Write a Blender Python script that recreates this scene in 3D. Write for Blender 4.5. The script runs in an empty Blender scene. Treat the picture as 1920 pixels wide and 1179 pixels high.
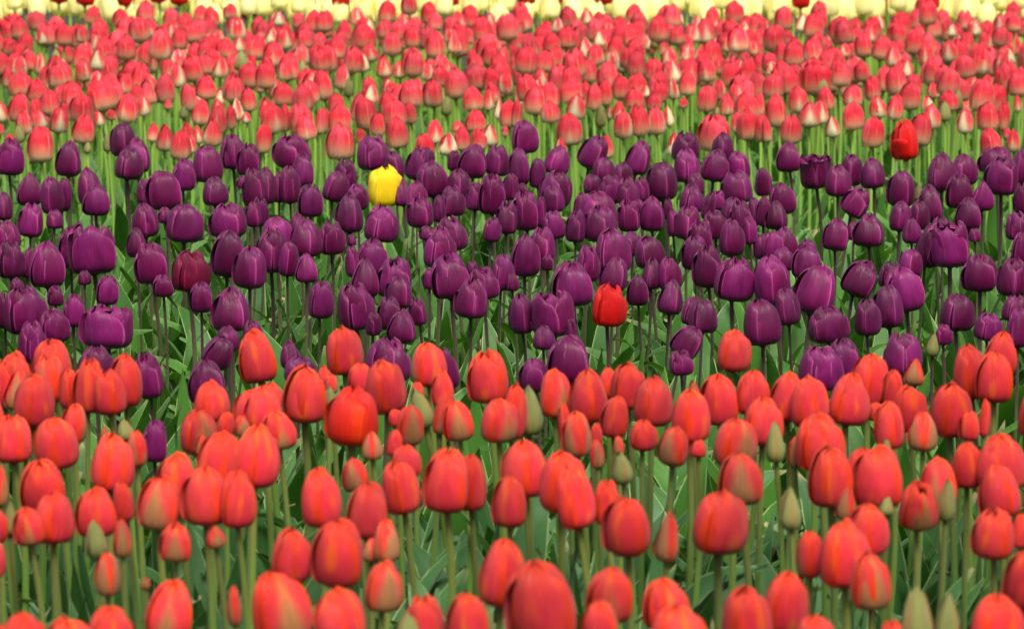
import bpy, math, random
import numpy as np
random.seed(11)
rng = np.random.default_rng(11)
sc = bpy.context.scene
# ---------------------------------------------------------------- camera
CAM_H = 1.28
PITCH = math.radians(10.06)
cam = bpy.data.objects.new('camera', bpy.data.cameras.new('camera'))
sc.collection.objects.link(cam)
cam.location = (0, 0, CAM_H)
cam.rotation_euler = (math.radians(90) - PITCH, 0, 0)
cam.data.sensor_width = 36
cam.data.lens = 112.5
cam.data.clip_start = 0.1
cam.data.clip_end = 2000
cam.data.dof.use_dof = True
cam.data.dof.focus_distance = 5.3
cam.data.dof.aperture_fstop = 10.0
sc.camera = cam
# ---------------------------------------------------------------- sky and sun
SUN_EL, SUN_AZ = math.radians(60), math.radians(165)     # azimuth measured from +Y, clockwise
world = bpy.data.worlds.new("World")
sc.world = world
world.use_nodes = True
wn = world.node_tree
bg = wn.nodes['Background']
sky = wn.nodes.new('ShaderNodeTexSky')
sky.sky_type = 'NISHITA'
sky.sun_disc = False
sky.sun_elevation = SUN_EL
sky.sun_rotation = SUN_AZ
sky.air_density = 1.0
sky.dust_density = 4.0
sky.ozone_density = 0.6
wn.links.new(sky.outputs[0], bg.inputs[0])
bg.inputs[1].default_value = 0.06
sun_d = bpy.data.lights.new('sun', 'SUN')
sun_d.energy = 1.5
sun_d.angle = math.radians(20)
sun_d.color = (1.0, 0.96, 0.88)
sun = bpy.data.objects.new('sun', sun_d)
sc.collection.objects.link(sun)
sun.rotation_euler = (math.radians(90) - SUN_EL, 0, math.pi - SUN_AZ)
sun.location = (0, 0, 20)
sc.view_settings.view_transform = 'Standard'
sc.view_settings.look = 'None'
sc.view_settings.gamma = 1
sc.view_settings.use_curve_mapping = False
sc.view_settings.exposure = 1.55
C = sc.collection

# ---------------------------------------------------------------- materials
def new_mat(name):
    m = bpy.data.materials.new(name)
    m.use_nodes = True
    m.node_tree.nodes.clear()
    return m, m.node_tree
class NT:
    """small helper round a node tree"""
    def __init__(s, nt): s.nt = nt
    def n(s, t, **k):
        a = s.nt.nodes.new(t)
        for q, v in k.items(): setattr(a, q, v)
        return a
    def put(s, sock, v):
        if hasattr(v, 'is_linked') or hasattr(v, 'links'): s.nt.links.new(v, sock)
        elif isinstance(v, tuple) and len(v) == 3 and sock.type == 'RGBA': sock.default_value = (*v, 1)
        else: sock.default_value = v
    def math(s, op, a, b=0.0, c=None, clamp=False):
        m = s.n('ShaderNodeMath', operation=op, use_clamp=clamp)
        s.put(m.inputs[0], a); s.put(m.inputs[1], b)
        if c is not None: s.put(m.inputs[2], c)
        return m.outputs[0]
    def ss(s, x, e0, e1):
        m = s.n('ShaderNodeMapRange', interpolation_type='SMOOTHSTEP')
        s.put(m.inputs[0], x); m.inputs[1].default_value = e0; m.inputs[2].default_value = e1
        return m.outputs[0]
    def mix(s, f, a, b, mode='MIX'):
        m = s.n('ShaderNodeMix', data_type='RGBA', blend_type=mode)
        s.put(m.inputs[0], f); s.put(m.inputs[6], a); s.put(m.inputs[7], b)
        return m.outputs[2]
    def noise(s, vec, scale, detail=2.0, rough=.5):
        m = s.n('ShaderNodeTexNoise')
        s.put(m.inputs['Vector'], vec); m.inputs['Scale'].default_value = scale
        m.inputs['Detail'].default_value = detail; m.inputs['Roughness'].default_value = rough
        return m.outputs['Fac']
    def vec(s, x, y, z):
        m = s.n('ShaderNodeCombineXYZ')
        for i, v in enumerate((x, y, z)): s.put(m.inputs[i], v)
        return m.outputs[0]

def inputs(t, joined):
    """u across (-1..1), v along, and the three per-flower numbers: green, shade, seed"""
    uv = t.n('ShaderNodeUVMap'); uv.uv_map = 'UVMap'
    sep = t.n('ShaderNodeSeparateXYZ'); t.nt.links.new(uv.outputs[0], sep.inputs[0])
    u = t.math('MULTIPLY_ADD', sep.outputs[0], 2.0, -1.0)
    v = sep.outputs[1]
    if joined: a = t.n('ShaderNodeAttribute', attribute_type='GEOMETRY', attribute_name='flower')
    else: a = t.n('ShaderNodeAttribute', attribute_type='OBJECT', attribute_name='color')
    s2 = t.n('ShaderNodeSeparateColor'); t.nt.links.new(a.outputs['Color'], s2.inputs[0])
    return u, v, s2.outputs[0], s2.outputs[1], s2.outputs[2]

def petal_material(name, main, edge, base, flame, tip=None, joined=False, base_to=.22, flame_w=.55, bloom=.25,
                   bloom_tint=(1, .6, .6), rough=.42, trans=.25, stripe=None, spec=.28, grain=.5, rim=None, alt=None, tipband=(.85, 1.4)):
    m, nt = new_mat(name); t = NT(nt)
    u, v, green, shade, seed = inputs(t, joined)
    au = t.math('ABSOLUTE', u)
    off = t.math('MULTIPLY', seed, 37.0)
    streak = t.noise(t.vec(t.math('MULTIPLY', u, 9.0), t.math('MULTIPLY', v, 1.3), off), 1.6, 3, .6)
    patch = t.noise(t.vec(t.math('MULTIPLY', u, 1.2), t.math('MULTIPLY', v, 1.6), off), 1.5, 1)
    wob = t.math('MULTIPLY_ADD', t.math('SUBTRACT', streak, .5), .5, 0)
    if alt is not None:      # flowers of one bed differ a little in hue, and petals are uneven
        main = t.mix(t.math('MULTIPLY', t.ss(t.math('ADD', seed, t.math('MULTIPLY', t.math('SUBTRACT', patch, .5), .9)), .45, 1.0), .8), main, alt)
    # edges of the petal carry their own colour
    e = t.ss(t.math('ADD', t.math('ADD', au, wob), t.math('MULTIPLY', t.math('SUBTRACT', patch, .5), .5)), .55, .98)
    e = t.math('MAXIMUM', e, t.ss(t.math('ADD', v, t.math('MULTIPLY', wob, .6)), *tipband))
    col = t.mix(e, main, edge)
    if stripe is not None:
        st = t.math('SUBTRACT', 1.0, t.ss(t.math('ADD', au, t.math('MULTIPLY', wob, .6)), .03, .32))
        st = t.math('MULTIPLY', st, t.ss(patch, .45, .62))
        col = t.mix(t.math('MULTIPLY', st, .75), col, stripe)
    if rim is not None:
        col = t.mix(t.math('MULTIPLY', t.ss(au, .90, .98), .65), col, rim)
    # colour of the claw, where the petal meets the stem; orange's includes painted shade
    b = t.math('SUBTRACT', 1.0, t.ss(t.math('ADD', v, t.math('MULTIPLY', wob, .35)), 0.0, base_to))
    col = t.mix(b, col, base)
    # unripe flame up the middle of the petal; 'green' says how far it reaches
    reach = t.math('MULTIPLY', green, 1.35)
    widthf = t.math('MULTIPLY', t.math('SUBTRACT', reach, v), flame_w * 1.9)
    f = t.ss(t.math('SUBTRACT', t.math('ADD', widthf, t.math('MULTIPLY', wob, .8)), au), -.2, .5)
    f = t.math('MULTIPLY', f, t.ss(green, .02, .25))
    fcol = t.mix(t.ss(streak, .3, .7), flame, tuple(min(1, c * 1.35) for c in flame))
    col = t.mix(t.math('MULTIPLY', f, .92), col, fcol)
    # fine veins and light streaks
    fine = t.noise(t.vec(t.math('MULTIPLY', u, 30.0), t.math('MULTIPLY', v, 1.5), off), 1.5, 2, .7)
    col = t.mix(.6, col, t.mix(fine, (.45, .45, .45), (1, 1, 1)), 'MULTIPLY')
    k = t.math('MULTIPLY_ADD', shade, .7, t.math('MULTIPLY_ADD', patch, .5, .47))
    col = t.mix(1.0, col, t.vec(k, k, k), 'MULTIPLY')
    p = t.n('ShaderNodeBsdfPrincipled')
    t.put(p.inputs['Base Color'], col)
    p.inputs['Roughness'].default_value = rough
    p.inputs['Specular IOR Level'].default_value = spec
    p.inputs['Sheen Weight'].default_value = bloom
    p.inputs['Sheen Roughness'].default_value = .45
    p.inputs['Sheen Tint'].default_value = (*bloom_tint, 1)
    bump = t.n('ShaderNodeBump'); bump.inputs['Strength'].default_value = grain; bump.inputs['Distance'].default_value = .003
    t.put(bump.inputs['Height'], t.math('ADD', fine, t.math('MULTIPLY', streak, 1.6)))
    t.put(p.inputs['Normal'], bump.outputs[0])
    tr = t.n('ShaderNodeBsdfTranslucent'); t.put(tr.inputs[0], col)
    mx = t.n('ShaderNodeMixShader'); mx.inputs[0].default_value = trans
    nt.links.new(p.outputs[0], mx.inputs[1]); nt.links.new(tr.outputs[0], mx.inputs[2])
    out = t.n('ShaderNodeOutputMaterial'); nt.links.new(mx.outputs[0], out.inputs[0])
    return m

SPEC = {
 'O': dict(main=(.83, .036, .054), edge=(.92, .050, .008), base=(.30, .004, .016), flame=(.34, .17, .060), stripe=(.95, .13, .006),  # dark crimson base is part pigment, part shade painted under the flower
           tipband=(.55, 1.05), alt=(.86, .060, .060), base_to=.28, bloom=.12, bloom_tint=(1, .6, .55), trans=.14),
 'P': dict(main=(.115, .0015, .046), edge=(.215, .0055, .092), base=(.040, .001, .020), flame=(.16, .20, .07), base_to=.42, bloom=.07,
           bloom_tint=(.9, .4, .8), trans=.08, rough=.36, spec=.34, grain=.4, alt=(.20, .010, .115), rim=(.40, .09, .26)),
 'K': dict(main=(.89, .034, .060), edge=(.84, .010, .020), base=(.88, .74, .36), flame=(.90, .76, .42), base_to=.68, bloom=.04,
           bloom_tint=(1, .75, .75), trans=.2, flame_w=.5, rim=(.95, .36, .30), stripe=(.78, .008, .014), alt=(.93, .095, .13)),
 'M': dict(main=(.12, .0008, .022), edge=(.17, .001, .035), base=(.05, .001, .012), flame=(.2, .1, .05), bloom=.02, trans=.05, rim=(.3, .01, .06)),
 'S': dict(main=(.66, .005, .004), edge=(.74, .012, .004), base=(.40, .004, .004), flame=(.3, .2, .07), bloom=.05, trans=.16),
 'D': dict(main=(.74, .018, .006), edge=(.86, .045, .003), base=(.40, .005, .004), flame=(.3, .2, .07), bloom=.05, trans=.14),
 'Y': dict(main=(.95, .68, .010), edge=(.98, .78, .03), base=(.80, .46, .008), flame=(.7, .65, .1), bloom=.05, trans=.25),
 'C': dict(main=(.98, .93, .40), edge=(.97, .93, .50), base=(.85, .84, .25), flame=(.5, .6, .15), bloom=.1, trans=.3),
 'B': dict(main=(.28, .30, .085), edge=(.40, .22, .08), base=(.17, .19, .04), flame=(.25, .29, .075), bloom=.1, bloom_tint=(.9, .9, .7),
           trans=.12, base_to=.5),
}
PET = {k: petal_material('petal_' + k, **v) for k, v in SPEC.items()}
PETJ = {k: petal_material('petal_joined_' + k, joined=True, **v) for k, v in SPEC.items() if k in 'OPKSCBDM'}

def stem_material(name, lo, hi, joined=False):
    m, nt = new_mat(name); t = NT(nt)
    u, v, green, shade, seed = inputs(t, joined)
    n = t.noise(t.vec(u, t.math('MULTIPLY', v, 6.0), t.math('MULTIPLY', seed, 37.0)), 1.2, 3)
    col = t.mix(t.ss(t.math('ADD', v, t.math('MULTIPLY', t.math('SUBTRACT', n, .5), .5)), .45, 1.0), lo, hi)
    k = t.math('MULTIPLY_ADD', shade, .7, .65)
    col = t.mix(1.0, col, t.vec(k, k, k), 'MULTIPLY')
    p = t.n('ShaderNodeBsdfPrincipled'); t.put(p.inputs['Base Color'], col)
    p.inputs['Roughness'].default_value = .5
    p.inputs['Sheen Weight'].default_value = .2
    out = t.n('ShaderNodeOutputMaterial'); nt.links.new(p.outputs[0], out.inputs[0])
    return m
STEM_C = {'O': ((.09, .22, .018), (.14, .16, .022)), 'P': ((.07, .10, .016), (.045, .014, .014)), 'K': ((.20, .40, .035), (.25, .42, .05))}
STEM = {k: stem_material('stem_' + k, *v) for k, v in STEM_C.items()}
STEMJ = {k: stem_material('stem_joined_' + k, *v, joined=True) for k, v in STEM_C.items()}

def leaf_material(name, col_a, col_b, joined=False):
    m, nt = new_mat(name); t = NT(nt)
    u, v, green, shade, seed = inputs(t, joined)
    au = t.math('ABSOLUTE', u)
    off = t.math('MULTIPLY', seed, 37.0)
    n1 = t.noise(t.vec(u, t.math('MULTIPLY', v, 3.0), off), 1.5, 3)
    veins = t.noise(t.vec(t.math('MULTIPLY', u, 26.0), t.math('MULTIPLY', v, .8), off), 1.5, 2, .6)
    col = t.mix(t.math('ADD', t.math('MULTIPLY', n1, .8), t.math('MULTIPLY_ADD', shade, .8, -.4), clamp=True), col_a, col_b)
    col = t.mix(.4, col, t.mix(veins, (.5, .5, .5), (1.2, 1.2, 1.15)), 'MULTIPLY')
    rim = t.ss(au, .90, .985)
    col = t.mix(t.math('MULTIPLY', rim, .75), col, (.50, .62, .26))
    dry = t.math('MULTIPLY', t.ss(v, .93, 1.0), t.ss(seed, .5, .9))
    col = t.mix(dry, col, (.42, .34, .16))
    p = t.n('ShaderNodeBsdfPrincipled'); t.put(p.inputs['Base Color'], col)
    p.inputs['Roughness'].default_value = .45
    p.inputs['Specular IOR Level'].default_value = .4
    p.inputs['Sheen Weight'].default_value = .05
    bump = t.n('ShaderNodeBump'); bump.inputs['Strength'].default_value = .3; bump.inputs['Distance'].default_value = .002
    t.put(bump.inputs['Height'], veins); t.put(p.inputs['Normal'], bump.outputs[0])
    tr = t.n('ShaderNodeBsdfTranslucent'); t.put(tr.inputs[0], t.mix(1.0, col, (1.3, 1.4, .5), 'MULTIPLY'))
    mx = t.n('ShaderNodeMixShader'); mx.inputs[0].default_value = .3
    nt.links.new(p.outputs[0], mx.inputs[1]); nt.links.new(tr.outputs[0], mx.inputs[2])
    out = t.n('ShaderNodeOutputMaterial'); nt.links.new(mx.outputs[0], out.inputs[0])
    return m
LEAF_C = {'O': ((.028, .115, .016), (.095, .24, .075)), 'P': ((.038, .14, .012), (.095, .27, .028)), 'K': ((.05, .18, .025), (.13, .32, .05))}
LEAF = {k: leaf_material('leaf_' + k, *v) for k, v in LEAF_C.items()}
LEAFJ = {k: leaf_material('leaf_joined_' + k, *v, joined=True) for k, v in LEAF_C.items()}

def soil_material():
    m, nt = new_mat('soil'); t = NT(nt)
    tc = t.n('ShaderNodeTexCoord')
    a = t.noise(tc.outputs['Object'], 9, 6, .65); b = t.noise(tc.outputs['Object'], 90, 4, .7)
    col = t.mix(a, (.022, .015, .010), (.060, .043, .028))
    col = t.mix(t.math('MULTIPLY', t.ss(b, .6, .75), .5), col, (.10, .08, .055))
    p = t.n('ShaderNodeBsdfPrincipled'); t.put(p.inputs['Base Color'], col); p.inputs['Roughness'].default_value = .95
    bump = t.n('ShaderNodeBump'); bump.inputs['Strength'].default_value = .8; bump.inputs['Distance'].default_value = .02
    t.put(bump.inputs['Height'], t.math('ADD', a, t.math('MULTIPLY', b, .5))); t.put(p.inputs['Normal'], bump.outputs[0])
    out = t.n('ShaderNodeOutputMaterial'); nt.links.new(p.outputs[0], out.inputs[0])
    return m
SOIL = soil_material()

# ---------------------------------------------------------------- shapes, kept as (verts, quads, uv per vertex)
def smooth(xs, ys, x):
    """smooth curve through control points"""
    xs = np.array(xs, float); ys = np.array(ys, float); x = np.asarray(x, float)
    d = np.gradient(ys, xs)
    i = np.clip(np.searchsorted(xs, x) - 1, 0, len(xs) - 2)
    h = xs[i + 1] - xs[i]; s = np.clip((x - xs[i]) / h, 0, 1)
    return ((2*s**3 - 3*s**2 + 1) * ys[i] + (s**3 - 2*s**2 + s) * h * d[i] + (-2*s**3 + 3*s**2) * ys[i + 1] + (s**3 - s**2) * h * d[i + 1])
def grid(nu, nv, close=False):
    q = []
    for j in range(nv):
        for i in range(nu):
            a = j * (nu + 1) + i
            q.append((a, a + 1, a + nu + 2, a + nu + 1))
    return q
def petal(r, phi, tops=(.48, .38, .23, .05), scale=1.0, amax=66, top=1.0, open_=0.0, droop=.05, point=0.0, nu=8, nv=12, bend=0.0, pin=.055, crumple=.020):
    """one petal on a flower of width 1 and height 1, growing from the origin"""
    v = np.linspace(0, 1, nv + 1)[:, None] ** .9
    u = np.linspace(-1, 1, nu + 1)[None, :]
    R = smooth([0, .06, .18, .38, .60, .80, .92, 1.0], [.05, .27, .43, .5, *tops], v)
    z = smooth([0, .06, .18, .38, .60, .80, .92, 1.0], [0, .01, .08, .28, .56, .82, .95, 1.0], v)
    a = smooth([0, .1, .3, .5, .7, .85, .93, .975, 1.0],
               [.75, .9, .98, 1.0, .99 - .08*point, .93 - .22*point, .78 - .3*point, .55 - .3*point, .0], v) * math.radians(amax)
    # keep the width of the petal where the flower narrows, so the tip is rounded
    wid = a * np.clip(.5 / np.maximum(R, .16), 1, 1.5)**.35
    ph = phi + u * wid
    k0 = r.uniform(0, 6.28)
    rad = R * scale + open_ * v**2.2
    rad = rad + pin * u * np.clip(v * 3, 0, 1) + .045 * np.abs(u)**4 * v + .012 * np.sin(11 * v + 3 * k0) * np.clip(np.abs(u) - .5, 0, 1) * v
    k1, k2, k3 = r.uniform(0, 6.28, 3)
    rad = rad + crumple * np.sin(3.1 * u + k1 + 4 * v) * v + crumple * .7 * np.sin(7 * u + k2) * v**2
    rad = rad - .018 * np.exp(-(u / .14)**2) * v * (1 - .3 * v)          # groove down the middle
    zz = z * top - droop * np.abs(u)**2.4 * v**2 * top + .012 * np.sin(5 * u + k3) * v**3
    zz = zz + .02 * np.exp(-(u / .2)**2) * np.clip(v * 6 - 5, 0, 1)
    if bend:                                                              # folds outward and down past the middle
        s = np.clip((v - .35) / .65, 0, 1)
        rad = rad + bend * .75 * s * (1 - .35 * s)
        zz = zz - bend * 1.25 * s**1.7
    x = rad * np.cos(ph); y = rad * np.sin(ph)
    V = np.stack([x, y, zz + 0 * u], -1).reshape(-1, 3)
    UV = np.stack([np.broadcast_to((u + 1) / 2, rad.shape), np.broadcast_to(v, rad.shape)], -1).reshape(-1, 2)
    return V, grid(nu, nv), UV
def tube(pts, rad, n=7):
    V = []; UV = []
    m = len(pts)
    for j, p in enumerate(pts):
        for i in range(n + 1):
            a = 2 * math.pi * i / n
            V.append((p[0] + rad[j] * math.cos(a), p[1] + rad[j] * math.sin(a), p[2])); UV.append((i / n, j / (m - 1)))
    return np.array(V), grid(n, m - 1), np.array(UV)
def leaf(r, lean=.25, curl=1.0, width=.17, fold=.45, twist=.6, nu=4, nv=12, tipdrop=0.0):
    """a tulip leaf of length 1, growing from the origin up and out along +x"""
    v = np.linspace(0, 1, nv + 1)
    th = lean + curl * v**2.0 + tipdrop * np.clip(v - .6, 0, 1)**1.5 * 6
    dx = np.sin(th); dz = np.cos(th); h = 1 / nv
    X = np.concatenate([[0], np.cumsum((dx[1:] + dx[:-1]) / 2 * h)]); Z = np.concatenate([[0], np.cumsum((dz[1:] + dz[:-1]) / 2 * h)])
    w = width / 2 * smooth([0, .08, .3, .5, .75, .92, 1.0], [.42, .55, .95, 1.0, .66, .24, .0], v)
    u = np.linspace(-1, 1, nu + 1)
    k = r.uniform(0, 6.28)
    side = r.uniform(-1, 1) * twist
    V = []; UV = []
    for j in range(nv + 1):
        tw = side * v[j]**1.5
        f = fold * (1 - .6 * v[j]) + (.8 * (1 - v[j] * 5) if v[j] < .2 else 0)
        for i in range(nu + 1):
            c = u[i] * w[j]; o = f * abs(u[i])**1.3 * w[j] + .012 * math.sin(9 * v[j] + k + (2 if u[i] > 0 else 0)) * abs(u[i])
            # local frame: side axis y, normal axis pointing up / inward
            cy = c * math.cos(tw) - o * math.sin(tw); cn = c * math.sin(tw) + o * math.cos(tw)
            V.append((X[j] - cn * math.cos(th[j]), cy + .05 * side * v[j]**2, Z[j] + cn * math.sin(th[j])))
            UV.append(((u[i] + 1) / 2, v[j]))
    return np.array(V), grid(nu, nv), np.array(UV)
def merge(parts):
    V = []; Q = []; U = []; o = 0
    for v, q, uv in parts:
        V.append(v); U.append(uv); Q += [tuple(i + o for i in f) for f in q]; o += len(v)
    return np.concatenate(V), Q, np.concatenate(U)
def mesh(name, shape, mats, matidx=None, flower=None):
    V, Q, UV = shape
    me = bpy.data.meshes.new(name)
    Q = np.array(Q, dtype=np.int32)
    me.vertices.add(len(V)); me.vertices.foreach_set('co', np.asarray(V, np.float32).ravel())
    me.loops.add(Q.size); me.loops.foreach_set('vertex_index', Q.ravel())
    me.polygons.add(len(Q)); me.polygons.foreach_set('loop_start', np.arange(0, Q.size, 4, dtype=np.int32))
    uvl = me.uv_layers.new(name='UVMap'); uvl.data.foreach_set('uv', np.asarray(UV, np.float32)[Q.ravel()].ravel())
    for m in mats: me.materials.append(m)
    if matidx is not None: me.polygons.foreach_set('material_index', np.asarray(matidx, np.int32))
    if flower is not None:
        at = me.attributes.new('flower', 'FLOAT_COLOR', 'POINT')
        at.data.foreach_set('color', np.asarray(flower, np.float32).ravel())
    me.update(calc_edges=True)
    me.polygons.foreach_set('use_smooth', np.ones(len(Q), bool))
    me.validate(clean_customdata=False)
    return me

# flower forms; each form is three outer petals and a head of three inner petals on a small base
FORM = {
 'closed':  dict(tops=(.465, .345, .205, .04), amax=62, point=.3, open_=.0, droop=.15),
 'round':   dict(tops=(.48, .385, .245, .06), amax=62, point=.15, open_=.0, droop=.13),
 'egg':     dict(tops=(.475, .365, .225, .03), amax=64, point=.2, open_=.0, droop=.08),
 'cup':     dict(tops=(.49, .455, .39, .27), amax=58, point=.15, open_=.01, droop=.22),
 'goblet':  dict(tops=(.50, .46, .36, .19), amax=63, point=.0, open_=.0, droop=.11),
 'bud':     dict(tops=(.41, .25, .13, .02), amax=64, point=.5, open_=.0, droop=.07),
 'pointed': dict(tops=(.43, .28, .15, .03), amax=62, point=.5, open_=.0, droop=.16),
 'ajar':    dict(tops=(.485, .405, .29, .15), amax=58, point=.2, open_=.01, droop=.20),
 'open':    dict(tops=(.495, .46, .39, .30), amax=62, point=.95, open_=.0, droop=.16),
 'splayed': dict(tops=(.47, .44, .41, .38), amax=56, point=.7, open_=.10, droop=.14),
}
def outer(r, form, k, lod, special=None):
    f = dict(FORM[form]); hi = lod == 0
    top = 1.0 - abs(r.normal(0, .06)) - (.05 * r.random() if form in ('ajar', 'open', 'splayed') else 0)
    kw = dict(nu=8 if hi else 4, nv=12 if hi else 6)
    if special == 'bent' and k == 0: kw['bend'] = .42; f['amax'] = 40
    f['open_'] += r.normal(.004, .014) if form != 'bud' else 0
    return petal(r, math.radians(120 * k + r.normal(0, 4)), top=top, scale=1 + r.normal(0, .02), **f, **kw)
def inner(r, form, k, lod):
    f = dict(FORM[form]); hi = lod == 0
    f['amax'] *= .93; f['pin'] = .02
    kw = dict(nu=6 if hi else 4, nv=10 if hi else 5)
    top = 1.0 - abs(r.normal(0, .02)) if form in ('closed', 'round', 'ajar') else .94
    if form in ('bud', 'pointed'): top = .9
    return petal(r, math.radians(60 + 120 * k + r.normal(0, 4)), top=top, scale=.88, **f, **kw)
def knob():
    v = np.linspace(0, 1, 4); pts = [(0, 0, -.035 + .07 * a) for a in v]
    return tube(pts, [.075, .10, .13, .10], 8)
def make_forms(lod):
    lib = {}
    for fm in list(FORM) + ['bent']:
        n = {'closed': 5, 'round': 5, 'ajar': 6, 'egg': 7}.get(fm, 3) if fm != 'bent' else 1
        lib[fm] = []
        for i in range(n):
            base = 'round' if fm == 'bent' else fm
            outs = [outer(rng, base, k, lod, 'bent' if fm == 'bent' else None) for k in range(3)]
            inn = merge([inner(rng, base, k, lod) for k in range(3)] + [knob()])
            lib[fm].append((outs, inn))
    return lib
HI, LO = make_forms(0), make_forms(1)
def stem_shape(r, thick, n=7, m=9):
    b1, b2, ph = r.normal(0, .9), r.normal(0, .5), r.uniform(0, 6.28)      # in stem thicknesses
    pts = []
    for j in range(m):
        s = j / (m - 1)
        d = b1 * math.sin(math.pi * s) + b2 * math.sin(2 * math.pi * s)
        pts.append((d * math.cos(ph), d * math.sin(ph), s))
    rad = [thick * (1.25 - .35 * j / (m - 1)) for j in range(m)]
    return tube(pts, rad, n)
STEM_S = [stem_shape(rng, .5) for _ in range(6)]
LEAF_S = [leaf(rng, lean=rng.uniform(.06, .3), curl=c, width=rng.uniform(.11, .21), fold=rng.uniform(.25, .7), tipdrop=td)
          for c, td in ((.12, 0), (.25, 0), (.4, 0), (.55, 0), (.2, .3), (.7, .3), (.35, .6), (.9, 0), (.1, .2), (.3, .1), (.15, .9), (.5, .6))]

# ---------------------------------------------------------------- soil
def make_soil():
    def axis(lo, hi, step, far):
        a = list(np.arange(lo, hi + 1e-6, step)); s = step; x = hi
        while x < far: s *= 1.5; x += s; a.append(x)
        s = step; x = lo
        while x > -far: s *= 1.5; x -= s; a.insert(0, x)
        return np.array(a)
    xs, ys = axis(-3, 3, .06, 900), axis(1.2, 12.4, .06, 900)
    X, Y = np.meshgrid(xs, ys)
    Z = .012 * np.sin(X * 9 + 2 * np.sin(Y * 5)) * np.cos(Y * 7 + X) + rng.normal(0, .006, X.shape)
    V = np.stack([X, Y, Z - .008], -1).reshape(-1, 3)
    nu, nv = len(xs) - 1, len(ys) - 1
    me = mesh('ground', (V, grid(nu, nv), V[:, :2] * .1), [SOIL])
    o = bpy.data.objects.new('ground', me); C.objects.link(o); o['kind'] = 'structure'
make_soil()

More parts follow.
